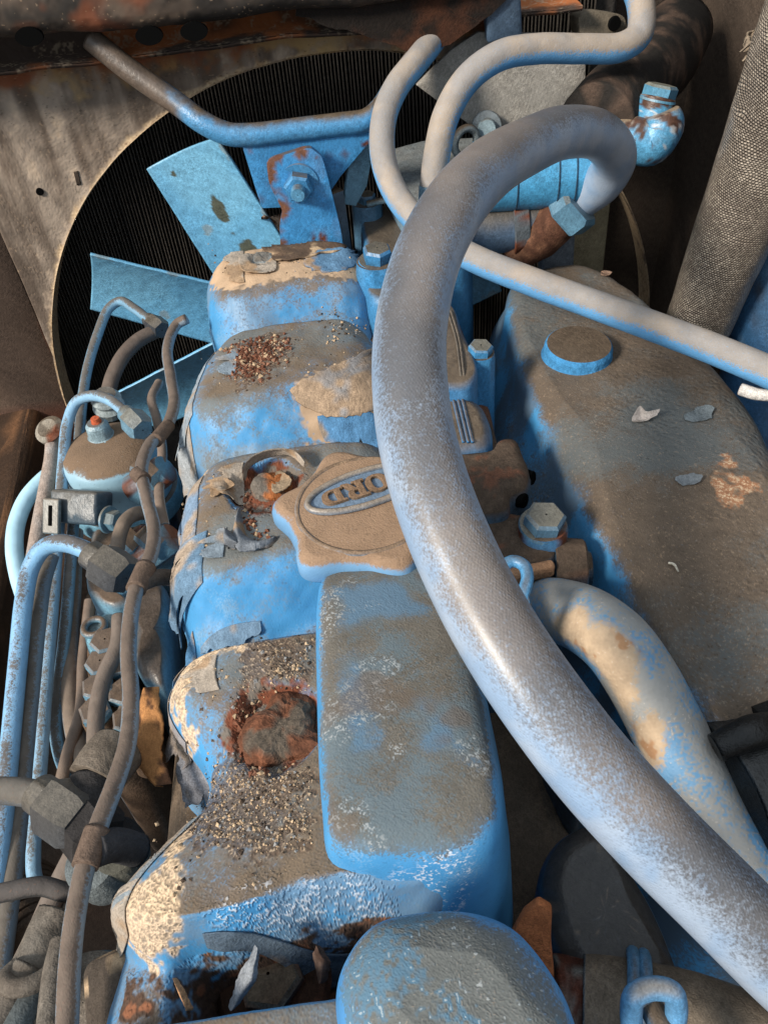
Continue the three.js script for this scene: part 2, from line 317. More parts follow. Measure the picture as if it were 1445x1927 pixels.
{
  const zs = []; let z = zFar - 0.03; while (z < zNear) { zs.push(z); const s = Math.abs(topH(-0.06, z + 0.001) - topH(-0.06, z)) / 0.001; z += clamp(0.0042 / Math.sqrt(1 + s * s), 0.0011, 0.0045); }
  const NU = 150;
  for (const z0 of zs) {
    const a = xL(z0), b = xR(z0), row = [];
    for (let i = 0; i <= NU; i++) {
      const u = i / NU; let x, y, wall = 0;
      const e = 0.26;
      if (u < e) { const t = u / e; x = a - 0.012 * (1 - t); wall = 1 - t; }
      else if (u > 1 - e) { const t = (1 - u) / e; x = b + 0.012 * (1 - t); wall = 1 - t; }
      else { const t = (u - e) / (1 - 2 * e); x = lerp(a, b, t); }
      const w = (b - a) / 2, q = Math.abs(x - (a + b) / 2) / w;
      const top = topH(clamp(x, a, b), z0), rc = 0.044, dE = Math.max(0, rc - (Math.min(x - a, b - x)));
      y = wall ? lerp(top - rc * 0.9, -0.16, Math.pow(wall, 1.0)) : top - (dE > 0 ? rc * 0.9 * (1 - Math.sqrt(Math.max(0, 1 - (dE / rc) ** 2))) : 0);
      y = Math.max(y, -0.165);
      const p = V(x, y, z0);
      if (!wall) for (const [cx, cz, r, d] of craters) { const l = Math.hypot(x - cx, z0 - cz) + (fbm(p, 60, 3) - 0.5) * 0.018; p.y -= d * (1 - sst(r * 0.75, r, l)); }
      const k = (fbm(p, 16, 3) - 0.5) * 0.010 + (fbm(p, 55, 3) - 0.5) * 0.004;
      p.y += k; p.x += (wall > 0 ? (u < 0.5 ? -1 : 1) : 0) * k * 1.4; p.z += k * 0.7;
      row.push(p);
    }
    coverRows.push(row);
  }
}
const coverS = faceUp(gridSurf(coverRows, false));
const tans = [
  patch([[400, 480], [470, 466], [560, 492], [640, 470], [690, 470], [690, 505], [600, 515], [520, 530], [430, 540], [395, 520]]),
  patch([[560, 735], [640, 690], [705, 672], [705, 765], [640, 780], [570, 770]]),
];
const straws = [
  patch([[352, 860], [420, 845], [425, 870], [380, 895], [352, 925], [335, 910]], -0.01),
  patch([[298, 1290], [330, 1235], [400, 1205], [470, 1208], [460, 1235], [385, 1260], [352, 1320], [362, 1365], [330, 1378]], -0.005),
  patch([[225, 1690], [285, 1668], [345, 1660], [365, 1690], [355, 1740], [330, 1790], [270, 1800], [225, 1760]], -0.02),
  patch([[318, 1580], [336, 1578], [335, 1600], [318, 1600]]),
  patch([[600, 720], [640, 690], [640, 720], [610, 745]]),
];
const grimes = [patch([[350, 1440], [450, 1400], [585, 1430], [590, 1600], [480, 1620], [400, 1610], [340, 1560]]), patch([[430, 660], [530, 640], [545, 690], [460, 730]]), patch([[330, 1430], [350, 1560], [330, 1600]]), patch([[450, 1215], [585, 1210], [590, 1300], [480, 1290]])];
const scraped = [patch([[400, 1740], [480, 1700], [600, 1692], [700, 1705], [760, 1735], [700, 1760], [560, 1765], [450, 1775]], -0.015)];
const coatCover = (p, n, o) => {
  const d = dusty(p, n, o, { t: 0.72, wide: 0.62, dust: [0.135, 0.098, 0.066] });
  const j = (fbm(p, 45, 4) - 0.5) * 0.022, j2 = (noise(p.x * 240, p.y * 240, p.z * 240) - 0.5) * 0.012, g = 0.6 * noise(p.x * 1100, p.y * 1100, p.z * 1100) + 0.4 * noise(p.x * 420, p.y * 420, p.z * 420), b = fbm(p, 90, 3);
  // thin blue showing through the dirt in drifting patches
  const thin = sst(0.46, 0.70, fbm(V(p.x * 0.8 + 3, p.y, p.z), 13, 3) + (g - 0.5) * 0.25);
  if (d > 0.1) o.c = mixc(o.c, [0.115, 0.15, 0.165], thin * 0.6);
  o.c = mixc(o.c, [0.15, 0.205, 0.26], (1 - d) * 0.65 * sst(0.44, 0.66, fbm(V(p.x, p.y + 6, p.z), 22, 3) + (g - 0.5) * 0.35));   // thin grey film of dirt on the paint
  if (n.y > 0.35) {
    for (const t of tans) { const k = sst(0.004, -0.003, sdPoly(t, p.x, p.z) + j + j2); if (k) { o.c = mixc(o.c, mul(TAN, 0.75 + 0.5 * b), k); } }
    for (const t of grimes) { const k = sst(0.004, -0.004, sdPoly(t, p.x, p.z) + j * 1.6 + j2 * 2); if (k) { o.c = mixc(o.c, mixc(mul([0.085, 0.055, 0.037], 0.5 + g), mul(STRAW, 0.7), sst(0.62, 0.76, g)), k * 0.75); o.h = lerp(o.h, g, k); o.r = 0.95; } }
  }
  for (const t of straws) { const k = n.y > -0.2 ? sst(0.004, -0.002, sdPoly(t, p.x, p.z) + j + j2) : 0; if (k) { o.c = mixc(o.c, mul(STRAW, 0.45 + 0.7 * sst(0.25, 0.75, g)), k * 0.92); o.h = lerp(o.h, g, k); o.r = 0.95; } }
  for (const t of scraped) { const k = sst(0.006, -0.004, sdPoly(t, p.x, p.z) + j * 1.2) * sst(0.55, 0.68, b * 0.25 + g * 0.75); if (k) { o.c = mixc(o.c, [0.62, 0.63, 0.66], k * 0.85); o.h = 0.8; } }
  for (const [cx, cz, r] of craters) { const l = Math.hypot(p.x - cx, p.z - cz) + j * 1.2; const k = n.y > 0.2 ? sst(r * 1.02, r * 0.86, l) : 0; if (k) { o.c = mixc(o.c, mixc(mul(RUST, 0.5 + 1.4 * g), [0.13, 0.11, 0.09], sst(0.45, 0.6, b)), k); o.r = 0.95; o.h = g; } }
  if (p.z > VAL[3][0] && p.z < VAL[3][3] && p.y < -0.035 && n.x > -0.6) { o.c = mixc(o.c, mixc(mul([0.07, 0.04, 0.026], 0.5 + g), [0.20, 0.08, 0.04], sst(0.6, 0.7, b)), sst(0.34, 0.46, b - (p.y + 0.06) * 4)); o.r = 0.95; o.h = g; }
};
const rocker = thing('rocker_cover', 'long blue rocker cover with rounded humps, peeling paint, rust and settled brown dust', 'engine cover');
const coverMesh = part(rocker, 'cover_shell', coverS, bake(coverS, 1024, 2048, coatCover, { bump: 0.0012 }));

// breather box cast on the cover
const boxPlan = plan(patch([[592, 1110], [604, 1070], [650, 1052], [770, 1036], [838, 1062], [892, 1190], [938, 1390], [950, 1480], [938, 1560], [880, 1602], [760, 1614], [660, 1608], [612, 1585], [598, 1500], [590, 1300]], 0.030), 140);
const boxS = faceUp(ringSolid(boxPlan, [[-0.016, -0.15], [-0.012, -0.10], [-0.008, -0.055], [-0.004, -0.03], [-0.002, -0.01], [0, 0.010], [0.002, 0.019], [0.006, 0.0265], [0.012, 0.0305], [0.020, 0.0325], [0.032, 0.033]], { rings: 26, wob: 0.0018 }));
const scuffs = [patch([[640, 1120], [760, 1100], [770, 1150], [660, 1180]], 0.03), patch([[660, 1250], [690, 1250], [700, 1420], [640, 1440], [650, 1330]], 0.03), patch([[790, 1330], [860, 1330], [880, 1420], [800, 1410]], 0.03)];
const coatBox = (p, n, o) => {
  const d = dusty(p, n, o, { t: 0.60, wide: 0.6, dust: [0.105, 0.094, 0.078] });
  const a = fbm(p, 24, 4), g = 0.55 * noise(p.x * 1200, p.y * 1200, p.z * 1200) + 0.45 * noise(p.x * 460, p.y * 460, p.z * 460), b = fbm(p, 120, 3), j = (a - 0.5) * 0.05 + (g - 0.5) * 0.012;
  if (d > 0.2) {
    o.c = mixc(o.c, [0.095, 0.135, 0.16], sst(0.40, 0.68, a + (g - 0.5) * 0.4) * 0.75);
    for (const t of scuffs) o.c = mixc(o.c, [0.075, 0.16, 0.25], 0.7 * sst(0.006, -0.006, sdPoly(t, p.x, p.z) + j));
    const w = sst(0.6, 0.68, fbm(V(p.x + 4, p.y, p.z), 30, 2)) * sst(0.56, 0.72, g); o.c = mixc(o.c, [0.30, 0.31, 0.31], w * 0.8);
    const br = sst(0.6, 0.7, fbm(V(p.x, p.y + 7, p.z), 28, 3)); o.c = mixc(o.c, [0.11, 0.08, 0.058], br * 0.6);
  }
  const sc = patchScrape; { const k = sst(0.006, -0.004, sdPoly(sc, p.x, p.z) + (a - 0.5) * 0.04) * sst(0.56, 0.68, b * 0.25 + g * 0.75); if (k && n.y < 0.6) o.c = mixc(o.c, [0.62, 0.65, 0.7], k * 0.8); }
};
const patchScrape = patch([[640, 1745], [720, 1715], [850, 1655], [890, 1690], [860, 1740], [700, 1775]], -0.03);
const boxMesh = part(rocker, 'breather_box', boxS, bake(boxS, 1400, 900, coatBox, { bump: 0.0008 }));
// rounded dome at the near end
const domePlan = plan(patch([[622, 1860], [638, 1785], [692, 1718], [780, 1692], [890, 1692], [972, 1724], [1035, 1790], [1080, 1870], [1100, 1960], [1020, 2040], [850, 2080], [700, 2040], [638, 1950]], 0.045), 110);
const domeS = faceUp(ringSolid(domePlan, [[-0.006, -0.14], [-0.004, -0.04], [-0.002, 0.0], [0, 0.022], [0.003, 0.034], [0.008, 0.043], [0.016, 0.050], [0.028, 0.055]], { rings: 20, wob: 0.0016, topY: (x, z, y) => 0 }));
const domeMesh = part(rocker, 'breather_dome', domeS, bake(domeS, 1280, 640, (p, n, o) => { const d = dusty(p, n, o, { t: 0.5, wide: 0.55, base: [0.06, 0.22, 0.46], dust: [0.105, 0.11, 0.105] }); const a = fbm(p, 26, 4), g = noise(p.x * 520, p.y * 520, p.z * 520); if (d > 0.2) { o.c = mixc(o.c, [0.07, 0.15, 0.22], sst(0.45, 0.62, a + (g - 0.5) * 0.3) * 0.85); if (g > 0.88) o.c = mixc(o.c, [0.4, 0.42, 0.42], 0.5); } }, { bump: 0.0008 }));

// ================================================================ oil filler cap
{
  const cap = thing('oil_filler_cap', 'dusty oil filler cap with wavy rim and raised oval emblem on the rocker cover', 'oil cap');
  const c = atY(686, 940, 0.045), R = c.x - atY(505, 942, 0.04).x, st = atY(515, 945, 0.04), a0 = Math.atan2(st.z - c.z, st.x - c.x);
  const star = (r, k) => { const o = []; for (let i = 0; i < 144; i++) { const a = i / 144 * Math.PI * 2, w = Math.pow(0.5 + 0.5 * Math.cos(6 * (a - a0)), 1.5), q = r * (1 - k * (1 - w)); o.push(V(c.x + Math.cos(a) * q, 0, c.z + Math.sin(a) * q)); } return o; };
  const s = faceUp(ringSolid(star(R, 0.18), [[0.03, 0.018], [0.010, 0.018], [0.003, 0.020], [0, 0.024], [0, 0.031], [0.0015, 0.036], [0.004, 0.039], [0.009, 0.042]], { rings: 24, centre: [c.x, c.z], wob: 0.0008 }));
  const capDust = [0.25, 0.16, 0.10], capM = bake(s, 900, 512, (p, n, o) => { dusty(p, n, o, { t: 0.5, wide: 0.4, dust: capDust, base: [0.13, 0.27, 0.44] }); }, { bump: 0.0008 });
  part(cap, 'cap_body', s, capM);
  const neck = lathe(V(c.x, -0.03, c.z), V(0, 1, 0), [[R * 0.62, 0], [R * 0.62, 0.02], [R * 0.55, 0.022], [R * 0.55, 0.05], [0, 0.05]]);
  part(cap, 'neck', tint(neck, dusted({ base: [0.1, 0.12, 0.14] })), matDull);
  const coatRel = tintOf => (p, n, o) => { dusty(p, n, o, { t: 0.45, wide: 0.7, dust: tintOf, base: [0.22, 0.27, 0.34], grain: 0.6 }); };
  const ring = new THREE.TorusGeometry(R * 0.70, 0.0026, 8, 96).rotateX(Math.PI / 2).translate(c.x, 0.0405, c.z).toNonIndexed(); ring.deleteAttribute('uv');
  part(cap, 'raised_ring', tint(ring, coatRel([0.26, 0.18, 0.12])), matDull);
  // oval emblem, its lettering upside down as seen from behind the engine
  const e0 = atY(580, 955, 0.043), e1 = atY(796, 884, 0.043), ec = e0.clone().lerp(e1, 0.5), ang = Math.atan2(e1.z - e0.z, e1.x - e0.x), rx = e0.distanceTo(e1) / 2, rz = rx * 0.40;
  const oval = (a, b) => { const q = []; for (let i = 0; i < 72; i++) { const t = i / 72 * Math.PI * 2, x = Math.cos(t) * a, z = Math.sin(t) * b; q.push(V(ec.x + x * Math.cos(ang) - z * Math.sin(ang), 0.0425, ec.z + x * Math.sin(ang) + z * Math.cos(ang))); } return q; };
  part(cap, 'emblem_field', tint(plate(oval(rx * 0.95, rz * 0.92), 0.002, V(0, 1, 0), [], 0).translate(0, 0.0012, 0), plain([0.17, 0.25, 0.36], 0.5)), matPaint);
  const rim = new THREE.TubeGeometry(new THREE.CatmullRomCurve3(oval(rx, rz), true), 96, 0.0028, 8, true).translate(0, 0.0015, 0).toNonIndexed(); rim.deleteAttribute('uv');
  part(cap, 'emblem_rim', tint(rim, coatRel([0.30, 0.25, 0.20])), matPaint);
  const font = await new FontLoader().loadAsync('fonts/droid/droid_serif_bold.typeface.json');
  const letters = 'FORD', w = rx * 1.5; let gs = letters.split('').map(t => new TextGeometry(t, { font, size: rz * 0.95, depth: 0.0022, bevelEnabled: true, bevelSize: 0.0005, bevelThickness: 0.0006, bevelSegments: 2, curveSegments: 6 }));
  gs.forEach((g, i) => {
    g.computeBoundingBox(); const b = g.boundingBox; g.translate(-(b.min.x + b.max.x) / 2, -(b.min.y + b.max.y) / 2, 0); g.scale(-1.02, -1, 1); g.scale(1, i === 0 || i === 3 ? 0.82 : 1, 1);
    // x to the left, letters' feet to the far side: a half turn in plan
    g.scale(1, 1, 1); g = g.toNonIndexed(); g.deleteAttribute('uv');
    const off = (1.5 - i) * w / 4;
    g.applyMatrix4(new THREE.Matrix4().makeRotationX(-Math.PI / 2)); g.applyMatrix4(new THREE.Matrix4().makeTranslation(off, 0, 0)); g.applyMatrix4(new THREE.Matrix4().makeRotationY(-ang)); g.translate(ec.x, 0.0437, ec.z);
    part(cap, 'letter', tint(g, dusted({ dust: [0.25, 0.16, 0.10], base: [0.22, 0.15, 0.1], t: 0.3 })), matDull);
  });
}

// ================================================================ intake casting on the right
const maniPlan = plan(patch([[948, 556], [972, 508], [1070, 486], [1160, 515], [1240, 580], [1330, 655], [1400, 725], [1470, 830], [1540, 1000], [1560, 1200], [1500, 1370], [1400, 1420], [1290, 1330], [1190, 1160], [1105, 1000], [1028, 830], [972, 690]], -0.07), 130);
const maniS = faceUp(ringSolid(maniPlan, [[-0.125, -0.40], [-0.095, -0.29], [-0.066, -0.215], [-0.038, -0.165], [-0.015, -0.130], [0, -0.110], [0.004, -0.092], [0.010, -0.081], [0.018, -0.074], [0.030, -0.068], [0.045, -0.064]], { rings: 26, wob: 0.004, centre: [0.31, -0.62], topY: (x, z, y) => (y > -0.2 ? 0.10 * clamp((x - 0.20) / 0.2) * 0 : 0) }));
const coatMani = (p, n, o) => {
  const d = dusty(p, n, o, { t: 0.56, wide: 0.5, dust: [0.105, 0.078, 0.056], base: BLUE });
  const a = fbm(p, 12, 4), g = 0.55 * noise(p.x * 1200, p.y * 1200, p.z * 1200) + 0.45 * noise(p.x * 460, p.y * 460, p.z * 460), b = fbm(p, 80, 3);
  o.c = mixc(o.c, [0.085, 0.095, 0.105], (1 - d) * 0.8 * sst(0.40, 0.58, fbm(V(p.x, p.y * 0.6 + 6, p.z), 18, 3) + (g - 0.5) * 0.35));  // darkens the side walls in patches, painting in shade of the gap
  if (d > 0.3) { o.c = mixc(o.c, [0.085, 0.105, 0.112], sst(0.42, 0.68, a + (g - 0.5) * 0.35) * 0.7); if (g > 0.74) o.c = mixc(o.c, TAN, 0.3); if (g < 0.24) o.c = mul(o.c, 0.6); o.h += 0.35 * (noise(p.x * 260, p.y * 260, p.z * 260) - 0.5) * (0.4 + 1.2 * sst(0.45, 0.6, fbm(V(p.x + 9, p.y, p.z), 8, 2)));
    const rr1 = sst(0.005, -0.005, sdPoly(rustPatch, p.x, p.z) + (b - 0.5) * 0.05 + (g - 0.5) * 0.01); o.c = mixc(o.c, mixc([0.30, 0.14, 0.07], STRAW, sst(0.5, 0.7, g)), rr1 * 0.85); }
};
const rustPatch = patch([[1345, 890], [1385, 870], [1400, 910], [1385, 950], [1350, 940]], -0.065);
const intake = thing('intake_manifold', 'large rounded brown dusted casting with a round boss beside the engine', 'manifold');
const maniMesh = part(intake, 'casting', maniS, bake(maniS, 1400, 1024, coatMani, { bump: 0.0012 }));
{
  const b = hit(1085, 668, maniMesh), r = pxToLen(b.p, 63);
  const g = lathe(b.p.clone().add(V(0, -0.01, 0)), V(0.02, 1, 0.05), [[r * 1.15, 0.004], [r * 1.04, 0.010], [r, 0.015], [r, 0.021], [r * 0.97, 0.0245], [r * 0.93, 0.0258], [r * 0.5, 0.0265], [0, 0.0265]], 64);
  part(intake, 'boss', tint(g, (p, n, o) => { const k = fbm(p, 80, 3); o.c = mul(n.y > 0.75 ? [0.125, 0.094, 0.068] : [0.06, 0.27, 0.56], 0.8 + 0.4 * k); }), matDull);
}

// ================================================================ thick hose
const hoseSt = [[1066, 398, 72], [1092, 375, 73], [1132, 345, 76], [1156, 300, 80], [1130, 258, 86], [1060, 250, 94], [985, 280, 102], [915, 322, 112], [850, 395, 122], [802, 490, 129], [774, 610, 136], [771, 720, 143], [785, 830, 148], [820, 950, 153], [880, 1090, 158], [945, 1208, 163], [1020, 1320, 167], [1120, 1450, 170], [1230, 1570, 171], [1340, 1680, 171], [1470, 1810, 171], [1600, 1930, 170]];
const hoseR = 0.0248, hoseS = tubeSurf(hoseSt.map(([a, b, w]) => [atD(a, b, FOCAL * hoseR * 2 / w), hoseR]), 48, 220, { wob: 0.012 });
const coatHose = (p, n, o, u, v) => {
  const a = fbm(p, 18, 3), b = fbm(p, 70, 3), g = noise(p.x * 1700, p.y * 1700, p.z * 1700), g2 = noise(p.x * 700, p.y * 700, p.z * 700), sc = fbm(V(p.x + 2, p.y, p.z), 30, 3);
  const braid = 0.5 + 0.25 * Math.sin((u * 70 + v * 330) * 6.283) + 0.25 * Math.sin((u * 70 - v * 330) * 6.283);
  const base = mul(mixc([0.215, 0.30, 0.42], [0.285, 0.345, 0.43], sst(0.4, 0.65, sc)), 0.88 + 0.24 * b);
  const cv = clamp((n.y - 0.56 + (a - 0.5) * 0.4 + (b - 0.5) * 0.25) / 0.75 + 0.5), hh = 0.55 * g + 0.45 * g2, cov = sst(hh - 0.44, hh + 0.44, cv);
  o.c = mixc(base, mul(mixc([0.066, 0.060, 0.058], [0.155, 0.122, 0.098], sst(0.42, 0.6, fbm(V(p.x, p.y + 3, p.z), 9, 2))), 0.65 + 0.4 * g + 0.3 * b), cov * 0.93);
  o.h = 0.35 + 0.12 * g2 + 0.22 * g + 0.12 * braid; o.r = lerp(0.42, 0.58, cov);
};
single('thick_hose', hoseS, bake(hoseS, 420, 2048, coatHose, { bump: 0.0006, coat: 0.55, coatRough: 0.34 }), 'thick faded blue rubber hose arching over the rocker cover', 'hose');
// ---------------------------------------------------------------- more shape helpers
// sheet between four corners, bulged, with thickness and optional ragged edges
function sheet(c00, c10, c11, c01, { nu = 24, nv = 24, thick = 0.002, bulge = () => 0, rag = 0, dir } = {}) {
  const n = (dir ?? c10.clone().sub(c00).cross(c01.clone().sub(c00))).clone().normalize(), rows = [], P = (u, v, o) => {
    const e = (x, q) => rag ? x + rag * (fbm(V(q * 7 + 3, x * 2, rag * 100), 1, 3) - 0.5) * (x > 0.5 ? x : 1 - x) * 2 : x;
    const uu = e(u, v), vv = e(v, u + 5), a = c00.clone().lerp(c10, uu), b = c01.clone().lerp(c11, uu), p = a.lerp(b, vv);
    return p.addScaledVector(n, bulge(u, v) + o);
  };
  for (let j = 0; j <= nv; j++) {
    const row = []; for (let i = 0; i <= nu; i++) row.push(P(i / nu, j / nv, thick / 2)); for (let i = nu; i >= 0; i--) row.push(P(i / nu, j / nv, -thick / 2)); rows.push(row);
  }
  const mid = r => r.map((q, i) => q.clone().lerp(r[r.length - 1 - i], 0.5));
  rows.unshift(mid(rows[0])); rows.push(mid(rows[rows.length - 1]));
  const s = gridSurf(rows, true); s.geo.deleteAttribute('uv'); return s.geo;
}
function tess(g, maxE, it = 7) {                                          // splits long edges so that colour per vertex has room
  let P = Array.from((g.index ? g.toNonIndexed() : g).attributes.position.array);
  for (let k = 0; k < it; k++) {
    const out = []; let any = false;
    for (let i = 0; i < P.length; i += 9) {
      const q = [0, 1, 2].map(t => [P[i + 3 * t], P[i + 3 * t + 1], P[i + 3 * t + 2]]), L = [0, 1, 2].map(t => Math.hypot(...[0, 1, 2].map(a => q[t][a] - q[(t + 1) % 3][a])));
      const m = L.indexOf(Math.max(...L));
      if (L[m] > maxE) { any = true; const a = q[m], b = q[(m + 1) % 3], c = q[(m + 2) % 3], h = [(a[0] + b[0]) / 2, (a[1] + b[1]) / 2, (a[2] + b[2]) / 2]; out.push(...a, ...h, ...c, ...h, ...b, ...c); }
      else for (const t of q) out.push(...t);
    }
    P = out; if (!any) break;
  }
  const o = new THREE.BufferGeometry(); o.setAttribute('position', new THREE.BufferAttribute(new Float32Array(P), 3));
  return toCreasedNormals(o, 0.5);
}
const ragged = (pts, amp, m = 14) => { const out = []; pts.forEach((a, i) => { const b = pts[(i + 1) % pts.length]; for (let j = 0; j < m; j++) { const q = a.clone().lerp(b, j / m), k = amp * (fbm(q, 22, 4) - 0.5); out.push(q.add(V(k * 0.6, k, 0))); } }); return out; };
const pz = (list, z) => list.map(([a, b]) => atZ(a, b, z));
const tubeGeo = (st, n = 12, seg = 60, o = {}) => { const g = tubeSurf(st, n, seg, o).geo; g.deleteAttribute('uv'); return g; };
// tube given by pixels and heights, width in pixels at the start fixes its radius
const runY = (list, r) => list.map(([a, b, y, k]) => [atY(a, b, y), r * (k ?? 1)]);
const runZ = (list, r) => list.map(([a, b, z, k]) => [atZ(a, b, z), r * (k ?? 1)]);

// ================================================================ radiator behind the fan
{
  const rad = thing('radiator', 'black radiator core with fine upright fins behind the round shroud opening', 'radiator');
  part(rad, 'core', tint(slab(1.4, 1.9, 0.05, 0.01, V(-0.2, -0.5, -1.42)), plain([0.065, 0.061, 0.057])), matDull);
  const fins = []; for (let x = -0.62; x < 0.46; x += 0.0058) fins.push(new THREE.BoxGeometry(0.0016, 0.85, 0.014).translate(x + rr(-0.0005, 0.0005), -0.12, -1.388 + rr(-0.002, 0.002)));
  const fm = part(rad, 'fins', tint(mergeGeometries(fins.map(g => { const q = g.toNonIndexed(); q.deleteAttribute('uv'); return q; })), plain([0.085, 0.075, 0.065], 0.8)), matDull); fm.userData.kind = 'stuff';
}
// ================================================================ shroud with its round opening
{
  const sh = thing('fan_shroud', 'dirty brown steel fan shroud with a large round opening', 'fan shroud');
  const cx = 0.03, cy = -0.347, r = 0.521, z0 = -1.2, L = -0.482, Rr = 0.30, T = 0.205, B = -0.95, N = 200, rows = [];
  const edge = a => { const dx = Math.cos(a), dy = Math.sin(a); let t = 9; if (dx < 0) t = Math.min(t, (L - cx) / dx); if (dx > 0) t = Math.min(t, (Rr - cx) / dx); if (dy > 0) t = Math.min(t, (T - cy) / dy); if (dy < 0) t = Math.min(t, (B - cy) / dy); return Math.max(t, r + 0.004); };
  const rowAt = (f, dz) => { const row = []; for (let i = 0; i < N; i++) { const a = i / N * Math.PI * 2, w = 0.003 * (fbm(V(Math.cos(a) * 3, Math.sin(a) * 3, 1), 2, 3) - 0.5), q = lerp(r + w, edge(a), f), p = V(cx + Math.cos(a) * q, cy + Math.sin(a) * q, z0 + dz); p.z += f > 0 ? (fbm(p, 9, 3) - 0.5) * 0.016 : 0; row.push(p); } return row; };
  rows.push(rowAt(0, -0.045), rowAt(0, -0.02), rowAt(0, -0.002), rowAt(0.004, 0.004), rowAt(0.012, 0.004), rowAt(0.02, 0.0));
  for (let k = 1; k <= 24; k++) rows.push(rowAt(0.02 + 0.98 * k / 24, 0)); rows.push(rowAt(1, -0.01));
  const s = gridSurf(rows, true);
  const coat = (p, n, o) => {
    const st = fbm(V(p.x * 40, p.y * 5, 2), 1, 4), a = fbm(p, 9, 4), b = fbm(p, 55, 3), g = noise(p.x * 420, p.y * 420, p.z * 420), rad = Math.hypot(p.x - cx, p.y - cy) - r;
    o.c = mixc([0.105, 0.076, 0.056], [0.285, 0.225, 0.175], sst(0.40, 0.64, st * 0.6 + a * 0.4)); o.c = mul(o.c, 0.6 + 0.8 * b);
    o.c = mixc(o.c, [0.46, 0.35, 0.25], sst(0.60, 0.74, b * 0.5 + st * 0.5) * 0.6);
    o.c = mixc(o.c, mixc([0.26, 0.17, 0.10], [0.55, 0.42, 0.27], g), sst(0.009, 0.0, rad + (b - 0.5) * 0.02));
    const top = sst(0.03, -0.005, T - 0.016 - p.y + (b - 0.5) * 0.07); o.c = mixc(o.c, mixc([0.24, 0.07, 0.025], [0.42, 0.27, 0.11], sst(0.4, 0.6, a)), top * 0.85);
    if (g > 0.88) o.c = mixc(o.c, TAN, 0.4); if (g < 0.1) o.c = mul(o.c, 0.55);
    o.h = 0.4 + 0.4 * b + 0.2 * g; o.r = 0.85;
  };
  part(sh, 'panel', s, bake(s, 2048, 512, coat, { bump: 0.002 }));
  const rv = atZ(76, 360, z0); part(sh, 'bolt_hole', tint(cyl(rv.clone().add(V(0, 0, -0.004)), V(0, 0, 1), 0.006, 0.005, 0.008), plain([0.012, 0.01, 0.01])), matHoleShade);
  part(sh, 'dent_rib', tint(sheet(atZ(140, 322, z0), atZ(148, 320, z0), atZ(154, 345, z0), atZ(146, 347, z0), { thick: 0.008, nu: 6, nv: 8 }), plain([0.06, 0.045, 0.035])), matDull);
  // upper flange of the shroud
  const fl = []; for (let k = 0; k <= 60; k++) { const x = lerp(-0.62, 0.36, k / 60), w = (fbm(V(x * 9, 0, 3), 1, 3) - 0.5) * 0.012; fl.push([V(x, 0.203 + w, -1.215), V(x, 0.204 + w, -1.16), V(x, 0.206 + w, -1.135), V(x, 0.212 + w, -1.133), V(x, 0.214 + w, -1.17), V(x, 0.25 + w, -1.20), V(x, 0.30, -1.21)]); }
  const f = gridSurf(fl, false);
  part(sh, 'upper_flange', f, bake(f, 256, 1024, (p, n, o) => { const a = fbm(p, 10, 4), b = fbm(p, 60, 3), g = noise(p.x * 400, p.y * 400, p.z * 400); o.c = mixc([0.055, 0.036, 0.026], [0.30, 0.095, 0.03], sst(0.46, 0.58, a)); o.c = mixc(o.c, [0.33, 0.25, 0.17], sst(0.55, 0.7, b * 0.7 + g * 0.3) * 0.6); o.h = b; o.r = 0.9; }, { bump: 0.002 }));
}
// ================================================================ dark body panels around
{
  single('side_panel', tint(tess(slab(0.02, 1.7, 1.8, 0.006, V(0.74, -0.15, -0.75), [0, 0.10, 0]), 0.05), plain([0.085, 0.064, 0.05], 0.9)), matDull, 'dark brown inner body panel behind the wrapped duct', 'body panel');
  const back = tess(slab(0.6, 1.3, 0.02, 0.005, V(-0.80, -0.35, -1.26)), 0.03);
  single('bulkhead', tint(back, (p, n, o) => { const a = fbm(p, 8, 4); o.c = mixc([0.075, 0.052, 0.04], [0.22, 0.15, 0.11], sst(0.5, 0.7, a)); o.c = mixc(o.c, [0.16, 0.04, 0.02], sst(0.6, 0.68, fbm(p, 16, 3))); }), matDull, 'rust stained brown chassis panel left of the shroud', 'body panel');
  const rail = tess(slab(0.16, 0.10, 1.3, 0.02, V(-0.60, -0.42, -0.72), [0, 0.08, 0.1]), 0.02);
  single('chassis_rail', tint(rail, rusty([0.06, 0.035, 0.022], [0.20, 0.10, 0.05], 0.58)), matDull, 'rusty brown chassis rail low beside the fuel pipes', 'chassis rail');
}
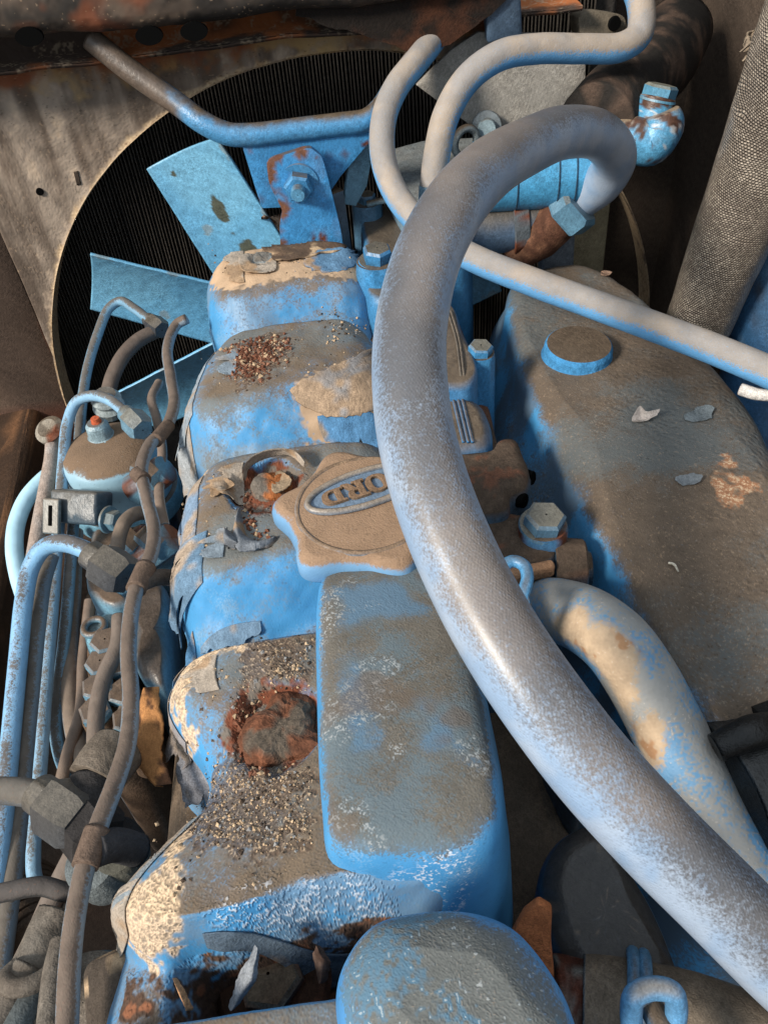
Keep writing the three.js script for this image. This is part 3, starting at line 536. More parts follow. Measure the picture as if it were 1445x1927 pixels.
// ================================================================ beam across the top
{
  const g = thing('cross_member', 'grimy dark steel beam running above the shroud with drain holes', 'beam');
  const a = atZ(0, 84, -1.08), b = atZ(600, 22, -1.08), sl = (b.y - a.y) / (b.x - a.x), rows = [];
  for (let k = 0; k <= 90; k++) { const x = lerp(-0.85, 0.20, k / 90), y = a.y + sl * (x - a.x) + (fbm(V(x * 14, 1, 1), 1, 3) - 0.5) * 0.01; rows.push([V(x, y + 0.07, -1.2), V(x, y + 0.01, -1.19), V(x, y, -1.17), V(x, y, -1.10), V(x, y + 0.006, -1.088), V(x, y + 0.018, -1.08), V(x, y + 0.05, -1.082), V(x, y + 0.09, -1.085), V(x, y + 0.14, -1.09), V(x, y + 0.2, -1.12)]); }
  const s = gridSurf(rows, false);
  part(g, 'beam_web', s, bake(s, 384, 1400, (p, n, o) => { const u = fbm(p, 8, 4), v = fbm(p, 40, 3), q = noise(p.x * 380, p.y * 380, p.z * 380); o.c = mixc([0.020, 0.016, 0.013], [0.10, 0.07, 0.05], sst(0.45, 0.68, u * 0.6 + v * 0.4)); o.c = mixc(o.c, [0.06, 0.11, 0.17], sst(0.60, 0.68, fbm(V(p.x, p.y + 3, p.z), 12, 2)) * 0.7); o.c = mixc(o.c, [0.17, 0.05, 0.02], sst(0.6, 0.72, fbm(V(p.x + 5, p.y, p.z), 14, 3)) * 0.8); if (q > 0.86) o.c = mixc(o.c, TAN, 0.35); o.h = v; o.r = 0.75; }, { bump: 0.002 }));
  for (const [x, y] of [[57, 68], [282, 66], [366, 58]]) { const h = atZ(x, y, -1.082); part(g, 'drain_hole', tint(new THREE.CylinderGeometry(0.016, 0.016, 0.006, 24).rotateX(Math.PI / 2).scale(1, 0.6, 1).translate(h.x, h.y, h.z + 0.002).toNonIndexed(), plain([0.006, 0.005, 0.005])), matHoleShade); }
  const fp = pz([[560, 20], [640, 52], [700, 74], [755, 98], [795, 108], [845, 88], [885, 58], [930, 22], [1010, -60], [560, -60]], -1.105);
  part(g, 'torn_gusset', tint(tess(plate(ragged(fp, 0.02), 0.005, V(0, 0, 1), [], 0), 0.012), (p, n, o) => { const a = fbm(p, 22, 4); o.c = mixc([0.016, 0.012, 0.010], [0.07, 0.028, 0.015], sst(0.5, 0.62, a)); }), matDull, 'dark rusty torn gusset plate');
}
// ================================================================ fan
{
  const fan = thing('cooling_fan', 'pale blue cooling fan with chipped flat blades in the shroud opening', 'fan');
  const c = atZ(562, 633, -1.1), blade = (() => {
    const w0 = 0.068, w1 = 0.059, r0 = 0.07, r1 = 0.315, tw = 0.028;
    return sheet(V(-w0, r0, -tw), V(w0, r0, tw), V(w1, r1, tw), V(-w1, r1 * 0.985, -tw), { nu: 50, nv: 90, thick: 0.004, bulge: (u, v) => -0.012 * (1 - (2 * u - 1) ** 2) + 0.001 * fbm(V(u * 9, v * 18, 1), 1, 2) });
  })();
  const rivet = tint(lathe(V(0, 0, 0), V(0, 0, 1), [[0.007, 0], [0.006, 0.004], [0.003, 0.006], [0, 0.006]], 16), plain([0.16, 0.38, 0.56]));
  const chips = [[0.0, 0.215, 0.011, 0.026], [0.012, 0.15, 0.014, 0.020], [-0.03, 0.29, 0.004, 0.006], [-0.02, 0.12, 0.012, 0.01]];
  const coat = chipped => (p, n, o) => {
    const a = fbm(p, 12, 3), b = fbm(p, 70, 3); o.c = mul(mixc([0.19, 0.48, 0.72], [0.15, 0.43, 0.69], sst(0.35, 0.65, a)), 0.95 + 0.1 * b);
    if (chipped) for (const [x, y, rx, ry] of chips) { const d = Math.hypot((p.x - x) / rx, (p.y - y) / ry) + (fbm(p, 45, 3) - 0.5) * 2.2, k = sst(1, 0.85, d); o.c = mixc(o.c, [0.09, 0.10, 0.075], k); }
    o.c = mixc(o.c, [0.26, 0.27, 0.24], sst(0.72, 0.75, fbm(p, 30, 3)) * 0.6);
  };
  const geoA = tint(blade.clone(), coat(true)), geoB = tint(blade, coat(false));
  [111, 155.5, 200, 291, 335.5, 20].forEach((deg, k) => { const m = part(fan, 'blade', k ? geoB : geoA, matPaint, k ? undefined : 'blade with chipped paint'); m.rotation.z = (deg - 90) * Math.PI / 180; m.position.copy(c);
    for (const [x, y] of [[-0.03, 0.085], [0.03, 0.085], [0, 0.105]]) { const r = part(m, 'rivet', rivet, matPaint); r.position.set(x, y, x * 0.45 - 0.002); } });
  part(fan, 'hub', tint(lathe(c.clone().add(V(0, 0, -0.03)), V(0, 0, 1), [[0.11, 0], [0.11, 0.05], [0.08, 0.06], [0.06, 0.10], [0, 0.10]]), dusted({ base: [0.1, 0.25, 0.42] })), matPaint);
}
// ================================================================ bent bar with the bracket that carries it
{
  const br = thing('support_bracket', 'blue bracket plate hung from a bent blue steel bar before the fan', 'bracket');
  const zB = -1.06, bar = [[170, 72, -1.13], [235, 125, -1.115], [330, 192, -1.09], [385, 232, -1.07], [430, 252, -1.062], [470, 254, zB], [560, 244, zB], [640, 234, zB], [690, 226, zB], [716, 205, -1.07], [745, 160, -1.09], [785, 105, -1.11]];
  part(br, 'bent_bar', tint(tubeGeo(runZ(bar, 0.0140), 20, 140, { wob: 0.05 }), (p, n, o) => { dusty(p, n, o, { t: 0.75, base: [0.07, 0.28, 0.55], grain: 0.5 }); const a = sst(0.0, 0.02, p.x < 0 ? -0.165 - p.x + (fbm(p, 40, 2) - 0.5) * 0.05 : p.x - 0.095); o.c = mixc(o.c, mul([0.13, 0.10, 0.08], 0.7 + 0.6 * fbm(p, 80, 2)), a); }), matPaint);
  part(br, 'back_plate', tint(tess(plate(roundPoly(pz([[452, 256], [700, 232], [698, 262], [640, 330], [612, 372], [540, 388], [494, 390]], zB + 0.004), 0.06), 0.008, V(0, 0, 1)), 0.006), bluerust(0.67, [0.055, 0.28, 0.60])), matPaint);
  const fp = roundPoly(pz([[503, 303], [582, 278], [606, 296], [640, 430], [645, 470], [530, 470], [528, 420], [534, 395], [508, 345]], zB + 0.03), 0.22);
  part(br, 'front_plate', tint(tess(plate(fp, 0.010, V(0, 0.06, 1)), 0.0045), (p, n, o) => { bluerust(0.72, [0.05, 0.28, 0.62])(p, n, o); const q = Math.min(...fp.map(e => e.distanceTo(p))); o.c = mixc(o.c, mul([0.16, 0.07, 0.04], 0.6 + fbm(p, 90, 3)), sst(0.011, 0.006, q + (fbm(p, 70, 3) - 0.5) * 0.02) * (p.x < fp[0].x + 0.05 ? 1 : 0.15)); }), matPaint);
  const b = atZ(563, 346, zB + 0.03);
  part(br, 'nut', tint(hex(b, V(-0.1, -0.1, 1), 0.019, 0.018, 0.2, 1.35), dusted({ base: [0.06, 0.27, 0.55], t: 0.8 })), matPaint);
  part(br, 'stud', tint(cyl(b, V(-0.1, -0.1, 1), 0.0095, 0.009, 0.030), dusted({ base: [0.10, 0.30, 0.5], t: 0.8 })), matPaint);
  part(br, 'gusset', tint(tess(plate(pz([[664, 258], [702, 236], [700, 300], [690, 350], [668, 385], [646, 380], [655, 320]], zB - 0.01), 0.006, V(0.25, 0, 1)), 0.007), bluerust(0.7, [0.16, 0.33, 0.46])), matPaint);
  part(br, 'side_arm', tint(tess(plate(pz([[610, 372], [655, 366], [672, 480], [640, 480]], zB + 0.015), 0.02, V(0.5, 0, 1)), 0.008), dusted({ base: [0.09, 0.14, 0.2], t: 0.5 })), matPaint);
}
// ================================================================ water housing and its fittings
const ZW = -1.0;
{
  const w = thing('water_housing', 'blue cast water outlet housing with bolts at the front of the engine', 'housing');
  // broad sloping top cover, grey blue
  const tc = [[734, 290], [800, 275], [900, 268], [1000, 262], [1010, 300], [960, 372], [860, 372], [762, 376], [738, 345]];
  part(w, 'top_cover', tint(tess(plate(roundPoly(tc.map(([a, b]) => atY(a, b, 0.03)), 0.12), 0.03, V(0, 1, 0.15), [], 0.004), 0.01), dusted({ base: [0.19, 0.30, 0.40], dust: [0.21, 0.20, 0.18], t: 0.85, wide: 0.8 })), matDull);
  const neck = atZ(890, 335, ZW), end = atZ(1116, 322, ZW + 0.02);
  const pipe = tubeGeo([[neck, 0.042], [neck.clone().lerp(end, 0.5), 0.042], [end, 0.041]], 36, 30);
  part(w, 'outlet_pipe', tint(pipe, (p, n, o) => { dusty(p, n, o, { base: [0.07, 0.33, 0.60], t: 0.9, grain: 0.4 }); }), matPaint);
  for (const f of [0.35, 0.68, 0.82]) { const q = neck.clone().lerp(end, f); const t = new THREE.TorusGeometry(0.0425, 0.0008, 6, 40).applyMatrix4(M4(q, end.clone().sub(neck)).multiply(new THREE.Matrix4().makeRotationX(Math.PI / 2))).toNonIndexed(); t.deleteAttribute('uv'); part(w, 'seam', tint(t, plain([0.03, 0.06, 0.10])), matDull); }
  const lo = atZ(880, 432, ZW), lo2 = atZ(1030, 412, ZW + 0.01);
  part(w, 'lower_pipe', tint(tubeGeo([[lo, 0.036], [lo2, 0.035]], 32, 24), dusted({ base: [0.07, 0.12, 0.20], dust: [0.10, 0.09, 0.08], t: 0.4 })), matPaint);
  part(w, 'pipe_collar', tint(cyl(lo.clone().lerp(lo2, 0.55), lo2.clone().sub(lo), 0.041, 0.039, 0.02, 36), bluerust(0.5, [0.1, 0.12, 0.14])), matDull);
  // block below the cover with bolt ears
  const body = ringSolid(plan([[682, 402], [700, 388], [780, 380], [860, 390], [875, 470], [800, 490], [760, 560], [700, 560], [684, 470]].map(([a, b]) => { const p = atY(a, b, -0.02); return [p.x, p.z]; }), 80), [[-0.006, -0.28], [-0.002, -0.06], [0, -0.034], [0.004, -0.024], [0.010, -0.02]], { rings: 10, wob: 0.003 });
  faceUp(body); body.geo.deleteAttribute('uv');
  part(w, 'housing_block', tint(body.geo, dusted({ base: [0.06, 0.25, 0.50], dust: [0.13, 0.105, 0.08], t: 0.7 })), matPaint);
  const boss = (px, py, y, r, h, hr, base = [0.055, 0.27, 0.56]) => {
    const p = atY(px, py, y), m = part(w, 'bolt_boss', tint(cyl(p.clone().add(V(0, -h, 0)), V(0, 1, 0), r * 1.08, r, h), dusted({ base, t: 0.8, spec: 0.6 })), matPaint);
    part(m, 'bolt', tint(hex(p, V(0.05, 1, 0.1), hr, hr * 0.95, rr(0, 1), 1.25), dusted({ base, dust: [0.14, 0.125, 0.1], t: 0.7 })), matPaint);
  };
  boss(690, 380, 0.0, 0.022, 0.12, 0.013, [0.10, 0.24, 0.40]);
  boss(710, 490, 0.004, 0.028, 0.2, 0.0185);
  part(w, 'link_rod', tint(tubeGeo([[atY(690, 384, 0.012), 0.0045], [atY(730, 376, 0.014), 0.0045], [atY(790, 370, 0.012), 0.004]], 8, 16), dusted({ base: [0.2, 0.3, 0.36] })), matDull);
  part(w, 'stay', tint(tess(slab(0.05, 0.30, 0.02, 0.006, atZ(1046, 470, -1.03), [0, 0.2, 0.06]), 0.01), dusted({ base: [0.17, 0.2, 0.24], t: 0.6 })), matDull);
  part(w, 'stay', tint(tess(slab(0.075, 0.30, 0.03, 0.008, atZ(1088, 468, -1.06), [0, 0.1, 0.02]), 0.01), plain([0.26, 0.22, 0.14])), matDull);
}
{
  // brass and steel fitting at the end of the thick hose
  const f = thing('hose_fitting', 'rusty pipe elbow with blue hex nut holding the thick hose end', 'pipe fitting');
  const a = atD(1066, 398, FOCAL * hoseR * 2 / 72), b = atD(1092, 375, FOCAL * hoseR * 2 / 73), ax = atD(1106, 366, 0.985).sub(atD(1060, 402, 1.01)).normalize(); a.copy(atD(1072, 394, 1.005));
  part(f, 'nut', tint(hex(a.clone().addScaledVector(ax, -0.012), ax, 0.0365, 0.028, 0.2), dusted({ base: [0.12, 0.27, 0.40], dust: [0.2, 0.2, 0.18], t: 0.75 })), matPaint);
  part(f, 'elbow', tint(tubeGeo([[a.clone().addScaledVector(ax, -0.002), 0.026], [a.clone().addScaledVector(ax, -0.025), 0.029], [a.clone().addScaledVector(ax, -0.045).add(V(-0.004, -0.005, -0.006)), 0.034], [a.clone().addScaledVector(ax, -0.06).add(V(-0.02, -0.02, -0.02)), 0.031]], 24, 20, { wob: 0.12 }), rusty([0.10, 0.045, 0.028], [0.2, 0.10, 0.06], 0.58)), matDull);
}
{
  // elbow joint with its hex bolt
  const f = thing('banjo_elbow', 'pitted blue and rusty elbow fitting topped by a blue hex bolt', 'pipe fitting');
  const c = atD(1218, 262, 1.02), r = pxToLen(c, 42), c0 = atD(1150, 262, 1.03), base = c.clone();
  const pit = (p, n, o) => { dusty(p, n, o, { base: [0.10, 0.36, 0.62], dust: [0.34, 0.26, 0.18], t: 0.72, grain: 0.6 }); const k = fbm(p, 75, 4) + 0.5 * (p.y - base.y) / r * 0.12; o.c = mixc(o.c, mul([0.09, 0.045, 0.03], 0.6 + noise(p.x * 300, p.y * 300, p.z * 300)), sst(0.57, 0.62, k)); o.c = mixc(o.c, [0.7, 0.7, 0.7], sst(0.70, 0.74, fbm(V(p.x + 2, p.y, p.z), 120, 2)) * 0.8); };
  const el = tubeGeo([[c0, r * 0.85], [c0.clone().lerp(c, 0.6), r * 0.95], [c.clone().add(V(0.004, -0.004, 0)), r], [c.clone().add(V(0.016, 0.014, 0)), r * 0.98], [c.clone().add(V(0.012, 0.03, -0.004)), r * 0.8]], 28, 40, { wob: 0.08 });
  part(f, 'elbow', tint(el, pit), matPaint);
  const n0 = atD(1225, 225, 1.02), n1 = atD(1236, 190, 1.01), ax = n1.clone().sub(n0).normalize();
  part(f, 'neck', tint(tubeGeo([[n0.clone().addScaledVector(ax, -0.02), r * 0.78], [n0, r * 0.74], [n1.clone().addScaledVector(ax, 0.004), r * 0.78]], 24, 24, { wob: 0.1 }), pit), matPaint);
  part(f, 'bolt', tint(hex(n1.clone().addScaledVector(ax, 0.002), ax.clone().add(V(0.0, 0.25, 0.1)), r * 0.74, 0.017, 0.15, 1.05), dusted({ base: [0.11, 0.32, 0.50], dust: [0.24, 0.24, 0.20], t: 0.6 })), matPaint);
}
// ================================================================ grey plate, ducts, upper fittings behind
{
  const pl = thing('baffle_plate', 'flat grey steel baffle plate behind the thick hose with a screw', 'plate');
  const rows = []; const c = [[786, 165], [868, 75], [1096, 95], [1100, 235], [1090, 330], [930, 330]];
  part(pl, 'sheet', tint(tess(plate(pz([[786, 160], [850, 95], [900, 62], [1096, 68], [1099, 120], [1100, 300], [960, 300], [900, 245]], -1.14), 0.006, V(0, 0, 1)), 0.012), (p, n, o) => { const a = fbm(p, 16, 4); o.c = mul(mixc([0.38, 0.38, 0.365], [0.44, 0.41, 0.37], a), 0.92 + 0.16 * fbm(p, 60, 2)); }), matDull);
  const s = atZ(916, 240, -1.125); const m = part(pl, 'screw', tint(cyl(s, V(-0.2, 0.2, 1), 0.013, 0.012, 0.016), dusted({ base: [0.26, 0.36, 0.42], t: 0.9 })), matPaint);
  part(m, 'washer', tint(cyl(s.clone().add(V(0, 0, -0.003)), V(-0.2, 0.2, 1), 0.021, 0.020, 0.006), plain([0.2, 0.24, 0.27])), matPaint);
  single('lifting_eye', tint(new THREE.TorusGeometry(0.018, 0.0055, 10, 30).rotateY(0.4).translate(...atZ(876, 268, -1.1).toArray()).toNonIndexed(), dusted({ base: [0.24, 0.29, 0.32] })), matDull, 'small grey ring eye beside the baffle plate', 'ring');
  const d0 = atZ(1240, 120, -1.25), d1 = atZ(1160, 190, -1.12);
  single('water_hose', tint(tubeGeo([[atZ(1275, 60, -1.35), 0.052], [d0, 0.052], [d1, 0.052], [atZ(1120, 235, -1.06), 0.05]], 32, 40), (p, n, o) => { const a = fbm(p, 40, 3); o.c = mixc([0.025, 0.022, 0.02], [0.12, 0.08, 0.06], sst(0.5, 0.7, a)); }), matDull, 'short dark rubber water hose behind the hex bolt elbow', 'hose');
  const lug = roundPoly(pz([[1088, 30], [1120, 22], [1176, 30], [1182, 60], [1150, 74], [1092, 68]], -1.16), 0.3);
  const lg = thing('mounting_lug', 'cream coloured steel lug with a bolt hole under the beam', 'bracket');
  part(lg, 'lug', tint(tess(plate(lug, 0.03, V(0.1, 0.1, 1)), 0.012), plain([0.20, 0.17, 0.13])), matDull);
  part(lg, 'bolt_hole', tint(cyl(atZ(1155, 44, -1.158), V(0.1, 0.1, 1), 0.009, 0.008, 0.004), plain([0.01, 0.01, 0.01])), matHoleShade);
  single('blue_tab', tint(tess(slab(0.045, 0.05, 0.02, 0.004, atZ(945, 30, -1.12), [0, 0, 0.1]), 0.01), plain([0.06, 0.10, 0.16])), matPaint, 'small dark blue steel tab under the beam', 'bracket');
  single('upper_bulkhead', tint(tess(slab(1.0, 2.0, 0.03, 0.006, V(0.92, -0.35, -1.46)), 0.04), plain([0.085, 0.066, 0.053], 0.9)), matDull, 'dark bulkhead sheet above the water hose', 'body panel');
}
// ================================================================ wrapped duct at the right
{
  const st = [[1720, -400, -0.84, 0.060], [1580, -60, -0.86, 0.058], [1520, 90, -0.87, 0.056], [1478, 194, -0.88, 0.054], [1411, 364, -0.90, 0.0505], [1350, 514, -0.92, 0.047], [1314, 608, -0.93, 0.045]].map(([a, b, z, r]) => [atZ(a, b, z), r]);
  const s = tubeSurf(st, 64, 190, { wob: 0.05 });
  const coat = (p, n, o, u, v) => {
    const wob = fbm(p, 30, 2), U = u * 84 + wob * 3, R2 = v * 240 + wob * 5, k = (Math.floor(R2) & 1) * 0.5, fx = Math.abs(((U + k) % 1) - 0.5) * 2, fy = Math.abs((R2 % 1) - 0.5) * 2, cell = sst(0.95, 0.4, Math.max(fx, fy)), g = noise(p.x * 300, p.y * 300, p.z * 300), a = fbm(p, 20, 4);
    const hsh = noise(Math.floor(U + k) * 3.7, Math.floor(R2) * 5.3, 2); o.c = mul(mixc([0.27, 0.22, 0.175], [0.60, 0.51, 0.41], sst(0.3, 0.85, hsh * 0.55 + a * 0.45)), 0.5 + 0.5 * cell); o.h = cell * 0.8 + 0.2 * g; o.r = lerp(0.6, 0.35, cell);
  };
  const d = thing('wrapped_duct', 'upright duct wrapped in coarse woven silvery brown cloth', 'duct');
  part(d, 'wrap', s, bake(s, 1024, 1024, coat, { bump: 0.003, coat: 0.7, coatRough: 0.3 }));
  part(d, 'frayed_end', tint(sheet(atZ(1440, 40, -0.93), atZ(1456, 55, -0.93), atZ(1395, 105, -0.92), atZ(1382, 95, -0.92), { nu: 8, nv: 20, thick: 0.003, rag: 0.5, bulge: (u, v) => 0.012 * Math.sin(v * 5) }), plain([0.3, 0.24, 0.18])), matDull);
  single('blue_pipe', tint(tubeGeo([[atZ(1560, 100, -0.99), 0.07], [atZ(1500, 430, -0.96), 0.07], [atZ(1470, 600, -0.93), 0.07], [atZ(1440, 760, -0.90), 0.07], [atZ(1425, 860, -0.88), 0.07], [atZ(1400, 1100, -0.86), 0.07]], 36, 40), (p, n, o) => { dusty(p, n, o, { base: [0.05, 0.16, 0.34], dust: [0.07, 0.06, 0.05], t: 0.3 }); }), matPaint, 'dark blue pipe standing behind the wrapped duct', 'pipe');
  const q = [[1392, 732, -0.06], [1420, 741, -0.06], [1450, 744, -0.06], [1490, 740, -0.06]];
  single('white_cord', tint(tubeGeo(runY(q, 0.0065), 10, 30, { wob: 0.2 }), plain([0.75, 0.73, 0.72], 0.3)), matDull, 'white cord tied round the blue pipe', 'cord');
}
// ================================================================ thin hoses
const coatThin = (k = 0) => (p, n, o) => {
  const a = fbm(p, 22, 3), b = fbm(p, 90, 3), g = noise(p.x * 1300, p.y * 1300, p.z * 1300);
  const cv = clamp((n.y - 0.22 + (a - 0.5) * 0.3 + k) / 0.6 + 0.5), cov = sst(g - 0.3, g + 0.3, cv);
  o.c = mixc(mul([0.09, 0.27, 0.50], 0.85 + 0.3 * b), mul(mixc([0.31, 0.255, 0.205], [0.235, 0.215, 0.20], sst(0.35, 0.65, a)), 0.8 + 0.3 * b + 0.15 * g), cov); o.h = 0.5 * b + 0.3 * g; o.r = 0.75;
};
{
  const A = [[850, 20, -1.15], [815, 75, -1.12], [780, 120, -1.085], [745, 165, -1.06], [722, 225, -1.03], [720, 290, -1.0], [735, 345, -0.97], [770, 400, -0.93], [830, 452, -0.885], [900, 490, -0.845], [1000, 530, -0.80], [1120, 574, -0.755], [1250, 622, -0.70], [1350, 660, -0.66], [1445, 700, -0.62], [1540, 745, -0.58], [1760, 850, -0.50], [1980, 1010, -0.44]];
  const s = tubeSurf(runZ(A, 0.0158), 28, 200, { wob: 0.02 });
  single('thin_hose', s, bake(s, 256, 2048, coatThin(0.05), { bump: 0.0006 }), 'slender dusty blue hose passing under the thick hose and over the brown casting', 'hose');
  const B = [[1080, -330, -1.2], [1130, -190, -1.15], [1180, -60, -1.12], [1205, 10, -1.10], [1203, 62, -1.085], [1170, 88, -1.07], [1100, 92, -1.06], [1010, 92, -1.05], [940, 105, -1.04], [880, 148, -1.03], [840, 215, -1.02], [822, 290, -1.01], [815, 345, -1.0], [813, 385, -0.995]];
  const t = tubeSurf(runZ(B, 0.0168), 28, 180, { wob: 0.02 });
  const th = thing('breather_hose', 'tan dusted slender hose curving up over the grey baffle plate', 'hose');
  part(th, 'rubber', t, bake(t, 256, 1400, coatThin(0.3), { bump: 0.0006 }));
  part(th, 'end_sleeve', tint(tubeGeo(runZ([[815, 350, -1.0], [813, 385, -0.995], [812, 410, -0.99]], 0.0182), 24, 10), plain([0.16, 0.27, 0.36])), matDull);
}
// ================================================================ engine block under everything, cylinder head at the right
{
  const g = thing('engine_block', 'grimy brown engine block below the rocker cover', 'engine');
  const b = tess(slab(0.34, 0.5, 1.25, 0.02, V(-0.03, -0.43, -0.38)), 0.025);
  part(g, 'crankcase', tint(b, (p, n, o) => { const a = fbm(p, 14, 4); o.c = mixc([0.125, 0.098, 0.076], [0.18, 0.13, 0.09], sst(0.48, 0.66, a)); o.c = mixc(o.c, [0.05, 0.13, 0.22], sst(0.58, 0.66, fbm(V(p.x + 3, p.y, p.z), 18, 3))); }), matDull);
  const d2 = tess(slab(0.34, 0.3, 1.3, 0.02, V(-0.40, -0.72, -0.42)), 0.04);
  part(g, 'sump_side', tint(d2, rusty([0.07, 0.05, 0.038], [0.15, 0.09, 0.06], 0.6)), matDull);
}
const solid = (parent, name, px, y, wall, coat, mat = matPaint, { round = 0.010, wob = 0.0025, label } = {}) => {
  const s = faceUp(ringSolid(plan(px.map(([a, b]) => { const p = atY(a, b, y); return [p.x, p.z]; }), 72), [[-0.004, y - wall], [-0.002, y - wall * 0.4], [0, y - round * 1.2], [round * 0.3, y - round * 0.4], [round, y]], { rings: 9, wob })); s.geo.deleteAttribute('uv');
  return part(parent, name, tint(s.geo, coat), mat, label);
};
{
  const h = thing('cylinder_head', 'dusty blue cylinder head edge with cast lugs and hex bolts beside the thick hose', 'cylinder head');
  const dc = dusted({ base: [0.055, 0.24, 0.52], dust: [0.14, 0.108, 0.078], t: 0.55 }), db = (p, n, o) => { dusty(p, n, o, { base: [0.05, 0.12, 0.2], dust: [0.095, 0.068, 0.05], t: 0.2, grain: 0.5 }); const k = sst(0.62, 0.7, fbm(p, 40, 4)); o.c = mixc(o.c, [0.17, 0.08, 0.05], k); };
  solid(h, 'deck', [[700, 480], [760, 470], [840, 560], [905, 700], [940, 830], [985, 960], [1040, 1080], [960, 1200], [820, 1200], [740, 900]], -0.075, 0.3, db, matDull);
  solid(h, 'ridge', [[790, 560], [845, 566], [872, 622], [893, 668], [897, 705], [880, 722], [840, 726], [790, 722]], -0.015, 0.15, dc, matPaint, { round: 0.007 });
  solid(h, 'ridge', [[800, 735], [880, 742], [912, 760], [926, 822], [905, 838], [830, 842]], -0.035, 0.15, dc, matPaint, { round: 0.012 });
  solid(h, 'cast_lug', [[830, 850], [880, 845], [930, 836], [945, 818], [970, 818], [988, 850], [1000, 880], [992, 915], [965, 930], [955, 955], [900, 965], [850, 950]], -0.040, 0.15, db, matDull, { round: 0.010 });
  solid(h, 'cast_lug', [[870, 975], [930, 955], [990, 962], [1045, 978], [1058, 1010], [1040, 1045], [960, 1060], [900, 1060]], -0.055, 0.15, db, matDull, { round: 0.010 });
  for (const [x0, y0] of [[866, 700], [872, 706]]) part(h, 'casting_seam', tint(tubeGeo(runY([[842, 585, -0.012], [858, 640, -0.013], [866, 700, -0.014], [868, 722, -0.020]].map(q => [q[0] + (x0 - 866), q[1], q[2]]), 0.0016), 6, 24), plain([0.14, 0.12, 0.1])), matDull);
  for (const o of [0, 9, 17]) part(h, 'casting_seam', tint(tubeGeo(runY([[853 + o, 752, -0.034], [862 + o, 790, -0.034], [872 + o, 832, -0.035]], 0.0018), 6, 16), dc), matDull);
  const bolt = (px, py, y, r, hr, depth, base, coat) => { const p = atY(px, py, y), m = part(h, 'bolt_boss', tint(cyl(p.clone().add(V(0, -depth, 0)), V(0, 1, 0), r * 1.1, r, depth), coat ?? dusted({ base, t: 0.75 })), matPaint); part(m, 'bolt', tint(hex(p, V(0.08, 1, 0.12), hr, hr * 0.8, 0.4, 1.15), dusted({ base, dust: [0.17, 0.165, 0.14], t: 0.7 })), matPaint); };
  bolt(903, 664, -0.018, 0.0165, 0.0135, 0.11, [0.06, 0.27, 0.55]);
  bolt(1022, 988, -0.046, 0.022, 0.0185, 0.06, [0.09, 0.2, 0.32], bluerust(0.46, [0.06, 0.2, 0.4]));
  const a = atY(1040, 1072, -0.085), b = atY(1068, 1072, -0.085);
  part(h, 'plug', tint(cyl(a, b.clone().sub(a), 0.03, 0.028, 0.028), db), matDull);
  part(h, 'plug_cap', tint(cyl(b, b.clone().sub(a), 0.021, 0.017, 0.02), dusted({ base: [0.05, 0.08, 0.12], t: 0.6 })), matMetal);
  for (const [x, y] of [[982, 890], [967, 932]]) { const p = atY(x, y, -0.052); part(h, 'bolt_hole', tint(cyl(p.clone().add(V(0, -0.004, 0)), V(0.8, 0.2, 0.7), 0.008, 0.007, 0.012), plain([0.012, 0.016, 0.022])), matHoleShade); }
  part(h, 'cork_gasket', tint(tess(slab(0.055, 0.016, 0.010, 0.004, atY(985, 1080, -0.062), [0, 0.1, 0]), 0.006), plain([0.42, 0.24, 0.14], 0.9)), matDull, 'crumbling tan cork gasket');
}
